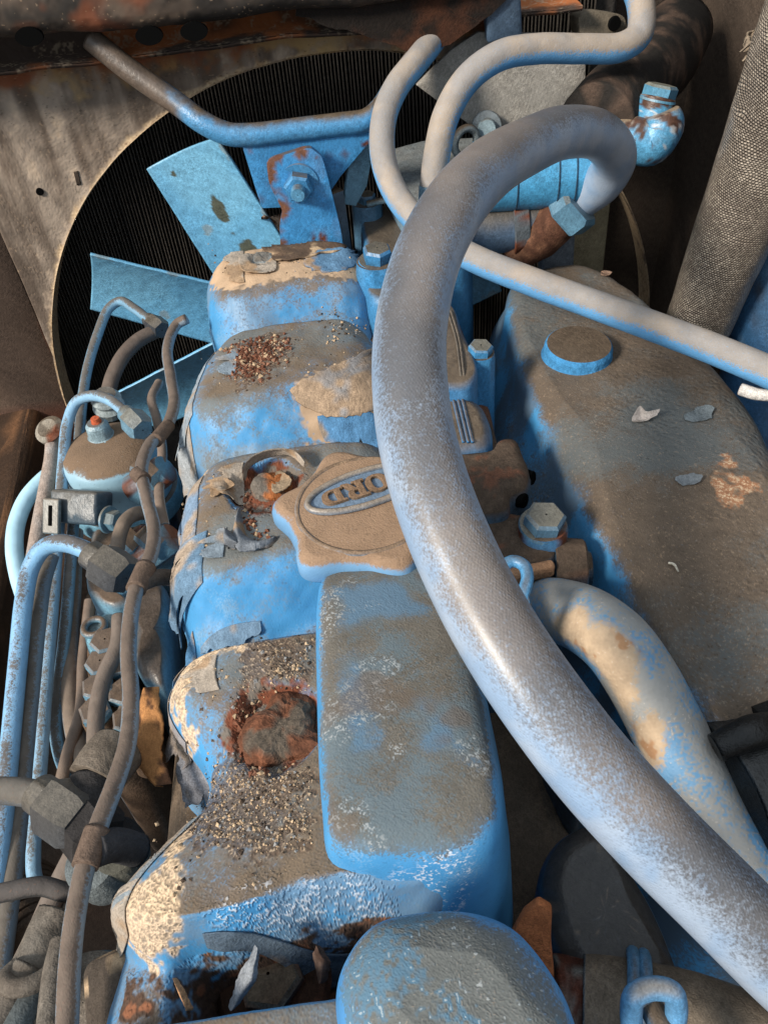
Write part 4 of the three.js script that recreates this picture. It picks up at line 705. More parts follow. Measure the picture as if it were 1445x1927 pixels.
// ================================================================ bent blue coolant pipe, wire clip
{
  const R = 0.0275, list = [[960, 1140, 108], [1000, 1143, 112], [1055, 1150, 122], [1110, 1172, 130], [1160, 1212, 135], [1205, 1275, 137], [1245, 1350, 138], [1285, 1435, 140], [1330, 1525, 142], [1380, 1610, 145], [1450, 1720, 148], [1540, 1850, 150]];
  const s = tubeSurf(list.map(([a, b, w]) => [atD(a, b, FOCAL * R * 2 / w), R]), 44, 150, { wob: 0.02, shape: (u, a) => 1 });
  const T = [[[1035, 1150], [1050, 1118], [1085, 1122], [1090, 1150], [1150, 1170], [1185, 1200], [1200, 1250], [1160, 1270], [1120, 1240], [1060, 1200]], [[1180, 1285], [1245, 1275], [1225, 1320], [1222, 1350], [1200, 1345]], [[1215, 1385], [1240, 1372], [1240, 1395]], [[1230, 1420], [1248, 1410], [1245, 1460], [1290, 1500], [1340, 1510], [1400, 1560], [1400, 1640], [1330, 1580], [1260, 1510]]].map(q => patch(q, 0.0));
  const coat = (p, n, o) => {
    const a = fbm(p, 26, 4), b = fbm(p, 90, 3), g = noise(p.x * 600, p.y * 600, p.z * 600), up = sst(-0.1, 0.2, n.y + (b - 0.5) * 0.3);
    o.c = mul(mixc([0.10, 0.23, 0.38], [0.25, 0.25, 0.24], sst(0.34, 0.54, a + (g - 0.5) * 0.3)), 0.85 + 0.3 * b);
    let d = 1; for (const t of T) d = Math.min(d, sdPoly(t, p.x, p.z)); const k = sst(0.005, -0.003, d + (a - 0.5) * 0.034 + (g - 0.5) * 0.008 - 0.008) * up;
    o.c = mixc(o.c, mul(mixc([0.37, 0.275, 0.185], [0.30, 0.17, 0.09], sst(0.6, 0.72, fbm(V(p.x + 3, p.y, p.z), 70, 3))), 0.7 + 0.5 * b + 0.2 * g), k); if (g > 0.9) o.c = mixc(o.c, [0.5, 0.45, 0.4], 0.4);
    o.h = 0.4 * b + 0.3 * k + 0.2 * g; o.r = lerp(0.55, 0.9, k);
  };
  single('coolant_pipe', s, bake(s, 384, 1400, coat, { bump: 0.0008 }), 'bent blue coolant pipe with tan dust patches below the thick hose', 'pipe');
  const W = [[990, 1215, -0.03], [986, 1160, 0.0], [984, 1120, 0.012], [992, 1088, 0.016], [985, 1064, 0.018], [965, 1056, 0.018], [948, 1066, 0.016], [944, 1085, 0.01], [958, 1112, 0.004], [972, 1135, 0.002]];
  const c = thing('wire_clip', 'bent blue wire hose clip standing at the coolant pipe end', 'hose clip');
  part(c, 'wire', tint(tubeGeo(runY(W, 0.0048), 12, 70), dusted({ base: [0.09, 0.31, 0.58], t: 0.9 })), matPaint);
  part(c, 'barrel', tint(tubeGeo(runY([[976, 1128, 0.008], [990, 1124, 0.008]], 0.0075), 14, 6), dusted({ base: [0.09, 0.27, 0.5] })), matPaint);
}
// ================================================================ lower right: hose stub, wire clamp, dark casting, alternator end
{
  const a = atD(1062, 1885, 0.50), b = atD(1180, 1905, 0.49), c = atD(1300, 1935, 0.48), e = atD(1460, 1990, 0.46), g = thing('lower_hose', 'grey dusty hose stub pushed on a rusty pipe beside the rounded dome', 'hose');
  const r = 0.030;
  part(g, 'rusty_pipe', tint(tubeGeo([[atD(1030, 1880, 0.50), r * 0.86], [a, r * 0.9], [a.clone().lerp(b, 0.4), r * 0.9]], 28, 16, { wob: 0.08 }), rusty([0.09, 0.03, 0.018], [0.17, 0.17, 0.16], 0.62)), matDull);
  part(g, 'rubber', tint(tubeGeo([[a.clone().lerp(b, 0.3), r * 0.99], [b, r], [c, r * 1.03], [e, r]], 36, 60, { wob: 0.03 }), (p, n, o) => { dusty(p, n, o, { base: [0.15, 0.2, 0.24], dust: [0.19, 0.155, 0.12], t: 0.3, grain: 0.6 }); }), matDull);
  const w = thing('wire_clamp', 'double blue wire clamp wound round the lower grey hose', 'hose clamp'), ax = c.clone().sub(b).normalize();
  for (const f of [0.02, 0.20]) part(w, 'wire_ring', tint(new THREE.TorusGeometry(r * 1.12, 0.0042, 10, 48).applyMatrix4(M4(b.clone().lerp(c, f), ax).multiply(new THREE.Matrix4().makeRotationX(Math.PI / 2))).toNonIndexed(), dusted({ base: [0.10, 0.27, 0.48], t: 0.9 })), matPaint);
  const lp = [[1192, 1960, 0.43], [1187, 1905, 0.425], [1195, 1872, 0.42], [1225, 1860, 0.42], [1262, 1866, 0.42], [1272, 1895, 0.425], [1262, 1960, 0.43]].map(([x, y, d]) => [atD(x, y, d), 0.0060]);
  part(w, 'spring_loop', tint(tubeGeo(lp, 14, 60), dusted({ base: [0.11, 0.3, 0.54], dust: [0.24, 0.23, 0.22], t: 0.75 })), matPaint);
  part(w, 'screw', tint(cyl(atD(1225, 1895, 0.435), V(0.2, 0.1, 1), 0.007, 0.007, 0.05), dusted({ base: [0.06, 0.12, 0.2] })), matPaint);
  const d = thing('lower_casting', 'dark blue casting in the gap below the thick hose', 'casting');
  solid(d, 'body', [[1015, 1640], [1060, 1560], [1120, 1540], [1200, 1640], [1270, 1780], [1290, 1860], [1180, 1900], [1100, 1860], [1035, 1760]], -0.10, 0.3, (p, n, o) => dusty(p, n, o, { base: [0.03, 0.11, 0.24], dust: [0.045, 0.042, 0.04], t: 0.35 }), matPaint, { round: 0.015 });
  solid(d, 'rib', [[1035, 1290], [1075, 1270], [1100, 1330], [1130, 1420], [1100, 1440], [1060, 1380]], -0.075, 0.2, (p, n, o) => dusty(p, n, o, { base: [0.05, 0.09, 0.13], dust: [0.045, 0.042, 0.04], t: 0.1 }), matPaint, { round: 0.006, wob: 0.004 });
  single('rust_plate', tint(tess(plate(roundPoly(pz([[955, 1790], [985, 1752], [1012, 1735], [1034, 1738], [1032, 1770], [1040, 1810], [1046, 1850], [990, 1850]], -0.155), 0.15), 0.004, V(-0.3, 0.3, 1)), 0.006), (p, n, o) => { o.c = mul([0.42, 0.15, 0.06], 0.7 + 0.6 * fbm(p, 50, 3)); }), matDull, 'bright orange rusted steel plate behind the rounded dome', 'plate');
  const al = thing('alternator', 'black alternator end at the foot of the brown casting', 'alternator'), p0 = atY(1352, 1500, -0.12), p1 = atY(1520, 1440, -0.12);
  part(al, 'case', tint(tubeGeo([[p0, 0.058], [p0.clone().lerp(p1, 0.3), 0.06], [p1, 0.06]], 40, 24), dusted({ base: [0.018, 0.025, 0.032], dust: [0.05, 0.05, 0.05], t: 0.6 })), matMetal);
  part(al, 'band', tint(cyl(p0.clone().lerp(p1, 0.45), p1.clone().sub(p0), 0.064, 0.064, 0.02, 40), plain([0.02, 0.02, 0.02])), matMetal);
  const st = atY(1345, 1408, -0.06), se = atY(1470, 1370, -0.06);
  part(al, 'strap', tint(tubeGeo([[st, 0.010], [st.clone().lerp(se, 0.5).add(V(0, 0.008, 0)), 0.012], [se, 0.012]], 14, 20), plain([0.02, 0.02, 0.02])), matMetal);
}
// ================================================================ left: injection pipes with their nuts
const pipeCoat = (base = [0.14, 0.30, 0.46], dust = [0.15, 0.12, 0.10], t = 0.55) => (p, n, o) => {
  const a = fbm(p, 30, 3), b = fbm(p, 130, 3), g = 0.6 * noise(p.x * 1300, p.y * 1300, p.z * 1300) + 0.4 * noise(p.x * 500, p.y * 500, p.z * 500), cv = clamp((n.y - t + (a - 0.5) * 0.5) / 0.6 + 0.5), k = sst(g - 0.28, g + 0.28, cv);
  o.c = mixc(mul(base, 0.85 + 0.3 * b), mul(dust, 0.7 + 0.6 * b), k); if (g > 0.76) o.c = mixc(o.c, [0.16, 0.08, 0.05], 0.4); o.h = 0.5 * b + 0.3 * g; o.r = lerp(0.5, 0.85, k);
};
const pipe = (name, label, list, r, coat, cat = 'fuel pipe', group) => { const s = tubeSurf(runY(list, r), 20, 170, { wob: 0.03 }); return single(name, s, bake(s, 128, 1024, coat, { bump: 0.0005 }), label, cat, group); };
function unionNut(parent, px, py, y, toPx, toPy, toY, r, h, coat) { const a = atY(px, py, y), b = atY(toPx, toPy, toY), ax = b.clone().sub(a); const m = part(parent, 'union_nut', tint(hex(a.clone().addScaledVector(ax.clone().normalize(), -h / 2), ax, r, h, 0.5), coat), matPaint); part(m, 'collar', tint(cyl(a.clone().addScaledVector(ax.clone().normalize(), -h * 0.95), ax, r * 0.66, r * 0.70, h * 0.6), coat), matPaint); return m; }
const nutBlue = dusted({ base: [0.13, 0.26, 0.36], dust: [0.20, 0.19, 0.16], t: 0.7 }), nutDark = dusted({ base: [0.05, 0.055, 0.065], dust: [0.12, 0.105, 0.085], t: 0.5 });
function injPipe(label, list, r, coat, nut, nr, nh, nc) {
  const t = thing('injection_pipe', label, 'fuel pipe', 'steel fuel pipes beside the rocker cover'), s = tubeSurf(runY(list, r), 20, 190, { wob: 0.03 });
  part(t, 'tube', s, bake(s, 128, 1400, coat, { bump: 0.0005 }));
  if (nut) unionNut(t, ...nut, nr, nh, nc); return t;
}
injPipe('blue fuel pipe with the highest arch, in front of a fan blade',
  [[296, 620, -0.05], [278, 600, -0.045], [252, 580, -0.04], [226, 567, -0.04], [206, 580, -0.045], [186, 625, -0.06], [164, 700, -0.08], [152, 790, -0.10], [148, 870, -0.115], [142, 950, -0.13], [134, 1050, -0.15], [124, 1180, -0.175], [112, 1290, -0.195], [106, 1380, -0.21], [122, 1445, -0.225], [152, 1482, -0.24]], 0.0062, pipeCoat([0.14, 0.27, 0.38], [0.10, 0.09, 0.08], 0.7), [296, 614, -0.05, 330, 640, -0.055], 0.0135, 0.023, nutDark);
injPipe('pale blue fuel pipe with a shiny hex nut above the filter bowl',
  [[256, 798, -0.055], [232, 772, -0.05], [205, 752, -0.05], [172, 745, -0.055], [144, 757, -0.065], [128, 795, -0.08], [120, 870, -0.10], [114, 950, -0.12], [104, 1080, -0.145], [97, 1170, -0.16], [88, 1280, -0.18], [76, 1450, -0.205], [64, 1590, -0.22], [66, 1650, -0.235], [84, 1688, -0.25], [118, 1692, -0.26]], 0.0065, pipeCoat([0.19, 0.34, 0.48], [0.11, 0.10, 0.09], 0.8), [258, 798, -0.055, 290, 830, -0.06], 0.0155, 0.026, nutBlue);
injPipe('bright blue fuel pipe bending over two others below the slotted clamp',
  [[212, 1078, -0.06], [188, 1052, -0.055], [150, 1030, -0.05], [112, 1022, -0.05], [80, 1034, -0.06], [58, 1070, -0.075], [46, 1130, -0.09], [34, 1250, -0.12], [20, 1400, -0.15], [8, 1530, -0.17], [-10, 1700, -0.2], [-40, 1920, -0.24]], 0.0085, pipeCoat([0.17, 0.34, 0.52], [0.10, 0.09, 0.085], 0.8), [214, 1072, -0.06, 250, 1096, -0.065], 0.0205, 0.032, nutDark);
injPipe('dark dusty fuel pipe entering a large grimy nut',
  [[122, 1524, -0.05], [96, 1506, -0.048], [58, 1493, -0.048], [10, 1488, -0.05], [-60, 1492, -0.055]], 0.0098, pipeCoat([0.10, 0.105, 0.11], [0.10, 0.088, 0.075], 0.3), [128, 1530, -0.05, 160, 1552, -0.05], 0.0215, 0.032, nutDark);
injPipe('dull second fuel pipe running tight beside the bright blue one',
  [[96, 1045, -0.09], [82, 1090, -0.10], [70, 1180, -0.12], [58, 1300, -0.145], [46, 1420, -0.165], [36, 1530, -0.18], [20, 1680, -0.2], [-10, 1900, -0.24]], 0.0085, pipeCoat([0.12, 0.17, 0.22], [0.10, 0.085, 0.07], 0.6));
injPipe('grey fuel pipe curving into the pump beside the other pipes',
  [[142, 1000, -0.16], [138, 1100, -0.175], [132, 1220, -0.19], [134, 1330, -0.20], [150, 1410, -0.205], [172, 1450, -0.21]], 0.009, pipeCoat([0.20, 0.22, 0.24], [0.17, 0.13, 0.10], 0.5));
injPipe('thin grey fuel pipe low behind the bright blue one',
  [[62, 1120, -0.20], [58, 1220, -0.21], [50, 1330, -0.22], [58, 1420, -0.23], [44, 1520, -0.24], [36, 1640, -0.25]], 0.0062, pipeCoat([0.14, 0.17, 0.19], [0.13, 0.10, 0.08], 0.5));
injPipe('rusty thin fuel pipe crossing behind the pump valves',
  [[170, 1130, -0.17], [158, 1240, -0.185], [152, 1340, -0.19], [128, 1420, -0.20], [112, 1500, -0.22], [118, 1590, -0.24]], 0.0060, pipeCoat([0.20, 0.13, 0.09], [0.15, 0.11, 0.085], 0.5));
injPipe('thin dark fuel pipe dipping under the lowest nut',
  [[246, 1300, -0.14], [226, 1370, -0.14], [222, 1440, -0.15], [200, 1540, -0.16], [150, 1620, -0.18], [128, 1720, -0.2]], 0.0058, pipeCoat([0.08, 0.08, 0.08], [0.12, 0.095, 0.075], 0.4));
injPipe('thin pale pipe beside the round filter bowl',
  [[300, 720, -0.075], [286, 752, -0.07], [296, 790, -0.075], [306, 850, -0.085], [300, 930, -0.10], [310, 990, -0.11]], 0.0055, pipeCoat([0.20, 0.24, 0.26], [0.15, 0.11, 0.085], 0.4));
// leak-off line with its swaged joints
{
  const list = [[352, 600, -0.03], [334, 610, -0.035], [316, 655, -0.04], [322, 710, -0.045], [328, 760, -0.045], [312, 806, -0.04], [282, 838, -0.035], [267, 884, -0.035], [277, 940, -0.04], [290, 995, -0.045], [284, 1046, -0.04], [262, 1092, -0.035], [248, 1150, -0.035], [242, 1230, -0.04], [247, 1310, -0.04], [240, 1400, -0.035], [215, 1480, -0.03], [188, 1550, -0.025], [164, 1620, -0.025], [146, 1700, -0.03], [134, 1790, -0.035], [128, 1900, -0.04], [126, 2000, -0.045]];
  const t = thing('leak_off_line', 'brown dusty fuel return line snaking along the edge of the rocker cover', 'fuel pipe'), s = tubeSurf(runY(list, 0.0064), 22, 260, { wob: 0.06 });
  part(t, 'tube', s, bake(s, 160, 2048, pipeCoat([0.16, 0.205, 0.245], [0.115, 0.085, 0.066], 0.55), { bump: 0.0006 }));
  for (const [l, r] of [[[[318, 800, -0.042], [292, 830, -0.036]], 0.0076], [[[276, 1066, -0.037], [256, 1110, -0.035]], 0.0086], [[[184, 1560, -0.025], [160, 1632, -0.025]], 0.0082], [[[258, 890, -0.036], [272, 905, -0.036]], 0.0074]]) part(t, 'joint', tint(tubeGeo(runY(l, r), 16, 10, { wob: 0.2 }), plain([0.15, 0.105, 0.08])), matDull);
  part(t, 'branch', tint(tubeGeo(runY([[268, 1096, -0.037], [300, 1086, -0.05], [340, 1090, -0.07]], 0.0075), 14, 14), plain([0.10, 0.085, 0.075])), matDull);
  part(t, 'branch', tint(tubeGeo(runY([[176, 1600, -0.027], [215, 1590, -0.04], [260, 1600, -0.06]], 0.011), 14, 14), plain([0.045, 0.045, 0.05])), matDull);
}
pipe('rubber_fuel_hose', 'short dark rubber hose dropping from the highest nut to the filter', [[292, 624, -0.055], [262, 640, -0.055], [234, 668, -0.06], [214, 705, -0.07], [203, 742, -0.085]], 0.0092, pipeCoat([0.06, 0.05, 0.045], [0.10, 0.075, 0.06], 0.3), 'hose');
pipe('return_hose', 'small brown hose looping between the filter and the second nut', [[275, 965, -0.10], [252, 968, -0.085], [234, 985, -0.08], [224, 1015, -0.085], [220, 1050, -0.095]], 0.0072, pipeCoat([0.12, 0.10, 0.085], [0.16, 0.12, 0.09], 0.4), 'hose');
pipe('pump_feed_pipe', 'small dark curved pipe above the pump valves', [[226, 1160, -0.09], [222, 1215, -0.095], [198, 1270, -0.10], [184, 1330, -0.105], [180, 1400, -0.115], [182, 1450, -0.13]], 0.0072, pipeCoat([0.09, 0.08, 0.072], [0.13, 0.10, 0.08], 0.3));
pipe('filter_hose', 'pale blue plastic hose curling round below the filter bowl', [[112, 880, -0.15], [80, 905, -0.15], [50, 940, -0.155], [32, 985, -0.165], [28, 1035, -0.175], [36, 1085, -0.19], [50, 1130, -0.2]], 0.0100, (p, n, o) => { const b = fbm(p, 60, 3); o.c = mul([0.36, 0.56, 0.66], 0.8 + 0.4 * b); o.h = b; o.r = 0.45; }, 'hose');
// clamp holding two pipes
{
  const c = thing('pipe_clamp', 'dark steel clamp with a slotted face gripping two fuel pipes', 'clamp');
  const A = atY(90, 942, -0.095), B = atY(128, 922, -0.09), C = atY(124, 990, -0.115), D = atY(90, 1003, -0.12);
  const yax = B.clone().lerp(A, 0.5).sub(C.clone().lerp(D, 0.5)).normalize(), xax = V(1, 0, 0.25).normalize(), pos = A.clone().add(B).add(C).add(D).multiplyScalar(0.25);
  const dk = dusted({ base: [0.045, 0.075, 0.105], dust: [0.13, 0.12, 0.105], t: 0.7 });
  const blk = slab(0.06, 0.036, 0.03, 0.004, V(0, 0, 0)); blk.applyMatrix4(new THREE.Matrix4().makeRotationFromEuler(new THREE.Euler(-0.75, -0.35, -0.18)).setPosition(pos.clone().add(V(0.026, 0.0, -0.004))));
  part(c, 'block', tint(tess(blk, 0.01), dk), matPaint);
  const fm = new THREE.Matrix4().makeRotationFromEuler(new THREE.Euler(-0.75, -0.35, -0.18)).setPosition(pos.clone().add(V(-0.002, 0.004, 0.010)));
  part(c, 'face_plate', tint(slab(0.021, 0.038, 0.006, 0.002, V(0, 0, 0)).applyMatrix4(fm), dusted({ base: [0.15, 0.19, 0.21], dust: [0.24, 0.21, 0.17], t: 0.6 })), matPaint);
  part(c, 'slot', tint(slab(0.004, 0.022, 0.003, 0.001, V(0.0005, 0.001, 0.0032)).applyMatrix4(fm), plain([0.008, 0.008, 0.008])), matHoleShade);
  const bp = atY(206, 978, -0.095); part(c, 'bolt', tint(hex(bp, V(0.9, 0.1, 0.45), 0.011, 0.012, 0.2, 1.3), nutBlue), matPaint);
}
// ================================================================ fuel filter bowl
{
  const f = thing('fuel_filter', 'round fuel filter head with brown dust on top and pale blue rim', 'fuel filter');
  const c = atY(205, 850, -0.10), r = pxToLen(c, 94), co = dusted({ base: [0.24, 0.40, 0.50], dust: [0.16, 0.10, 0.062], t: 0.62 });
  const bowl = faceUp(gridSurf([[1.02, -0.062], [1.04, -0.05], [0.98, -0.046], [0.96, -0.03], [0.97, -0.012], [0.94, -0.003], [0.88, 0.004], [0.7, 0.010], [0.5, 0.013], [0.3, 0.014], [0.02, 0.014]].map(([q, y]) => { const row = []; for (let i = 0; i < 72; i++) { const a = i / 72 * Math.PI * 2; row.push(V(c.x + Math.cos(a) * r * q, c.y + y, c.z + Math.sin(a) * r * q)); } return row; }), true));
  part(f, 'bowl', bowl, bake(bowl, 768, 384, (p, n, o) => { dusty(p, n, o, { base: [0.24, 0.38, 0.46], dust: [0.155, 0.10, 0.062], t: 0.66, wide: 0.3 }); }, { bump: 0.001 }));
  part(f, 'flange', tint(lathe(c.clone().add(V(0, -0.085, 0)), V(0, 1, 0), [[r * 1.05, 0], [r * 1.16, 0.004], [r * 1.17, 0.02], [r * 1.12, 0.026], [r, 0.028], [0, 0.028]], 60), dusted({ base: [0.16, 0.36, 0.50], dust: [0.15, 0.10, 0.07], t: 0.8 })), matPaint);
  const body = part(f, 'body', tint(lathe(c.clone().add(V(0, -0.25, 0)), V(0, 1, 0), [[r * 0.85, 0], [r * 0.9, 0.08], [r * 0.95, 0.166], [0, 0.166]], 40), dusted({ base: [0.05, 0.12, 0.19], t: 0.9 })), matPaint);
  const p = atY(190, 818, -0.085), m = part(f, 'bleed_post', tint(lathe(p.clone().add(V(0, -0.012, 0)), V(0, 1, 0), [[0.019, 0], [0.018, 0.008], [0.014, 0.012], [0.013, 0.026], [0.010, 0.030], [0, 0.030]], 24), dusted({ base: [0.25, 0.36, 0.42], t: 0.95 })), matPaint);
  part(m, 'red_cap', tint(cyl(p.clone().add(V(0.001, 0.018, 0)), V(0, 1, 0), 0.006, 0.005, 0.006), plain([0.55, 0.12, 0.05])), matDull);
  for (const [x, y] of [[242, 908], [152, 912], [278, 900]]) part(f, 'bolt', tint(hex(atY(x, y, -0.135).setY(-0.128 - 0.03), V(0, 1, 0), 0.011, 0.012, rr(0, 1)).translate(0, 0.0, 0), nutBlue), matPaint);
  const q = atY(205, 764, -0.085); part(f, 'banjo', tint(lathe(q, V(0.1, 1, 0.2), [[0.017, -0.01], [0.019, 0], [0.015, 0.006], [0.018, 0.012], [0.013, 0.02], [0, 0.02]], 24), dusted({ base: [0.3, 0.36, 0.38], t: 0.9 })), matPaint);
  const ey = atY(98, 812, -0.10);
  part(f, 'eye_bolt', tint(lathe(ey, V(-0.2, 0.9, 0.4), [[0.016, -0.006], [0.018, 0], [0.018, 0.006], [0.012, 0.010], [0, 0.006]], 24), bluerust(0.62, [0.36, 0.33, 0.28])), matDull);
  part(f, 'drain_tube', tint(tubeGeo(runY([[100, 820, -0.105], [98, 860, -0.115], [88, 915, -0.13], [74, 990, -0.15], [62, 1060, -0.17]], 0.0085), 14, 40), (p2, n, o) => { o.c = mixc([0.40, 0.26, 0.18], [0.34, 0.34, 0.34], fbm(p2, 40, 3)); }), matDull);
}
// ================================================================ injection pump seen between the pipes
{
  const g = thing('injection_pump', 'blue and brown injection pump with stepped valve holders below the pipes', 'fuel pump');
  const pb = dusted({ base: [0.16, 0.33, 0.46], dust: [0.16, 0.11, 0.075], t: 0.55 }), br = (p, n, o) => { o.c = mixc([0.17, 0.11, 0.07], [0.08, 0.055, 0.04], fbm(p, 40, 3)); };
  solid(g, 'body', [[165, 1100], [240, 1080], [285, 1120], [290, 1250], [270, 1400], [200, 1440], [160, 1330], [158, 1200]], -0.175, 0.18, (p, n, o) => { const a = fbm(p, 26, 4); o.c = mixc([0.05, 0.04, 0.032], [0.14, 0.09, 0.06], sst(0.45, 0.6, a)); o.c = mixc(o.c, [0.12, 0.28, 0.42], sst(0.58, 0.64, fbm(V(p.x, p.y + 4, p.z), 30, 3))); }, matDull, { round: 0.012, wob: 0.006 });
  solid(g, 'lever_plate', [[158, 1165], [182, 1158], [215, 1150], [216, 1180], [190, 1230], [176, 1225]], -0.135, 0.02, dusted({ base: [0.20, 0.42, 0.55], dust: [0.2, 0.2, 0.18], t: 0.9 }), matPaint, { round: 0.004, wob: 0.001 });
  const eye = atY(178, 1180, -0.130); part(g, 'lever_eye', tint(new THREE.TorusGeometry(0.010, 0.0035, 10, 28).rotateX(Math.PI / 2).translate(eye.x, eye.y, eye.z).toNonIndexed(), pb), matPaint);
  for (const [x, y, h] of [[203, 1215, -0.125], [194, 1255, -0.13], [188, 1300, -0.135], [184, 1345, -0.14], [236, 1310, -0.14], [245, 1360, -0.14], [222, 1260, -0.14]]) { const p = atY(x, y, h); const m = part(g, 'valve_holder', tint(cyl(p.clone().add(V(0, -0.07, 0)), V(0, 1, 0), 0.017, 0.015, 0.07), br), matDull); part(m, 'nut', tint(hex(p, V(0.1, 1, 0.1), 0.0145, 0.012, rr(0, 1)), pb), matPaint); }
  solid(g, 'blue_boss', [[165, 1075], [200, 1100], [240, 1128], [215, 1140], [165, 1110]], -0.12, 0.1, pb, matPaint, { round: 0.006 });
  solid(g, 'front_casting', [[170, 985], [240, 965], [310, 985], [325, 1040], [260, 1060], [180, 1050]], -0.16, 0.12, pb, matPaint, { round: 0.012, wob: 0.006 });
  solid(g, 'side_casting', [[255, 1120], [300, 1090], [312, 1180], [300, 1290], [262, 1260]], -0.12, 0.14, (p, n, o) => { dusty(p, n, o, { base: [0.12, 0.24, 0.34], dust: [0.10, 0.075, 0.058], t: 0.4, grain: 0.3 }); }, matPaint, { round: 0.012, wob: 0.006 });
  for (const [x, y, h] of [[290, 880, -0.085], [300, 1010, -0.11], [262, 1010, -0.12]]) { const p = atY(x, y, h), m = part(g, 'injector_stub', tint(cyl(p.clone().add(V(-0.03, -0.03, 0.0)), V(0.8, 0.5, 0), 0.019, 0.017, 0.05), bluerust(0.52, [0.14, 0.3, 0.42])), matPaint); part(m, 'nut', tint(hex(p, V(-0.6, -0.2, 0.5), 0.019, 0.02, 0.1), pb), matPaint); }
}
// ================================================================ lower left clutter
{
  const t = thing('tee_union', 'dusty brown tee union where the lowest fuel pipes meet', 'pipe fitting'), co = (p, n, o) => { o.c = mul(mixc([0.13, 0.098, 0.072], [0.20, 0.17, 0.14], fbm(p, 60, 3)), 0.6 + 0.8 * fbm(p, 200, 2)); }, dk = plain([0.035, 0.032, 0.032], 0.9);
  part(t, 'body', tint(tubeGeo(runY([[222, 1412, -0.06], [198, 1440, -0.055], [180, 1470, -0.055]], 0.020), 22, 16, { wob: 0.12 }), co), matDull);
  part(t, 'stub', tint(tubeGeo(runY([[180, 1470, -0.055], [172, 1500, -0.055], [168, 1540, -0.055]], 0.017), 18, 12, { wob: 0.2 }), dk), matDull);
  part(t, 'nut', tint(hex(atY(160, 1545, -0.055), V(0.6, 0.0, 0.7), 0.022, 0.022), dk), matDull);
  const k = thing('adjuster', 'grey crusted adjuster with two knobs below the cover edge', 'adjuster'), kc = plain([0.16, 0.185, 0.195], 0.9);
  part(k, 'knob', tint(cyl(atY(205, 1640, -0.09), V(-0.1, 1, 0.2), 0.022, 0.018, 0.03), kc), matDull); part(k, 'knob', tint(cyl(atY(236, 1618, -0.085), V(0.1, 1, 0.2), 0.018, 0.015, 0.03), plain([0.13, 0.13, 0.11], 0.9)), matDull);
  part(k, 'stem', tint(tubeGeo(runY([[205, 1640, -0.1], [225, 1590, -0.09], [255, 1560, -0.085]], 0.012), 12, 12), dk), matDull);
  pipe('cable_hose', 'thin black cable hose crossing low to the left', [[-40, 1690, -0.11], [20, 1677, -0.10], [80, 1668, -0.10], [130, 1680, -0.105], [180, 1672, -0.12]], 0.0068, pipeCoat([0.035, 0.035, 0.035], [0.07, 0.06, 0.055], 0.3), 'cable');
  pipe('drain_pipe', 'reddish brown pipe slanting down under the crossing cable', [[160, 1570, -0.16], [130, 1630, -0.17], [100, 1690, -0.185], [60, 1780, -0.20], [20, 1860, -0.21]], 0.0088, pipeCoat([0.14, 0.09, 0.065], [0.14, 0.11, 0.09], 0.3));
  const l = thing('throttle_linkage', 'dusty throttle linkage of rods and a forked lever', 'linkage'), lc = (p, n, o) => { o.c = mul(mixc([0.12, 0.095, 0.075], [0.17, 0.155, 0.135], fbm(p, 40, 3)), 0.5 + fbm(p, 120, 2)); };
  part(l, 'lever', tint(tubeGeo(runY([[116, 1720, -0.10], [92, 1770, -0.10], [72, 1815, -0.10], [50, 1850, -0.10]], 0.017), 14, 24, { wob: 0.25 }), lc), matDull);
  part(l, 'rod', tint(tubeGeo(runY([[62, 1820, -0.09], [40, 1855, -0.09], [10, 1905, -0.09], [-10, 1940, -0.09]], 0.012), 14, 20), lc), matDull);
  part(l, 'rod', tint(tubeGeo(runY([[78, 1838, -0.09], [55, 1880, -0.09], [25, 1940, -0.09]], 0.0095), 14, 20), plain([0.10, 0.115, 0.12])), matDull);
  part(l, 'rod', tint(tubeGeo(runY([[118, 1770, -0.08], [104, 1830, -0.075], [92, 1940, -0.07]], 0.0075), 14, 20), lc), matDull);
  part(l, 'fork_pin', tint(new THREE.TorusGeometry(0.014, 0.006, 10, 24).rotateX(0.9).translate(...atY(58, 1830, -0.085).toArray()).toNonIndexed(), lc), matDull);
  // ribbed rubber bellows
  const bl = thing('rubber_bellows', 'ribbed brown rubber bellows low in the corner under the linkage', 'bellows'), rows = [];
  const b0 = atY(10, 1740, -0.28), b1 = atY(70, 1790, -0.26);
  for (let i = 0; i < 9; i++) part(bl, 'rib', tint(cyl(b0.clone().lerp(b1, i / 8), b1.clone().sub(b0), 0.06 - 0.003 * i, 0.058 - 0.003 * i, 0.006, 30), plain([0.10, 0.07, 0.05])), matDull);
  single('float_bowl', tint(lathe(atY(172, 1900, -0.12), V(0, 1, 0), [[0.035, -0.06], [0.036, 0], [0.032, 0.012], [0.02, 0.016], [0, 0.016]], 36), dusted({ base: [0.18, 0.24, 0.28], dust: [0.22, 0.19, 0.16], t: 0.5 })), matDull, 'small round pale bowl under the peeling cover corner', 'bowl');
  single('rear_bracket', tint(tess(slab(0.036, 0.04, 0.07, 0.010, atY(236, 1912, -0.08), [0.1, 0.2, 0.2]), 0.01), (p, n, o) => { o.c = mixc([0.085, 0.068, 0.055], STRAW, sst(0.58, 0.64, fbm(p, 90, 3))); }), matDull, 'gritty brown bracket beside the small bowl', 'bracket');
}
// ================================================================ unseen raised lid added ahead of the radiator to block sky light
single('added_bonnet', tint(tess(slab(2.0, 1.5, 0.02, 0.006, V(0, 1.05, -1.62), [-0.28, 0, 0]), 0.1), plain([0.17, 0.14, 0.115])), matDull, 'brown unseen lid added above the radiator to block sky light', 'added_bonnet');
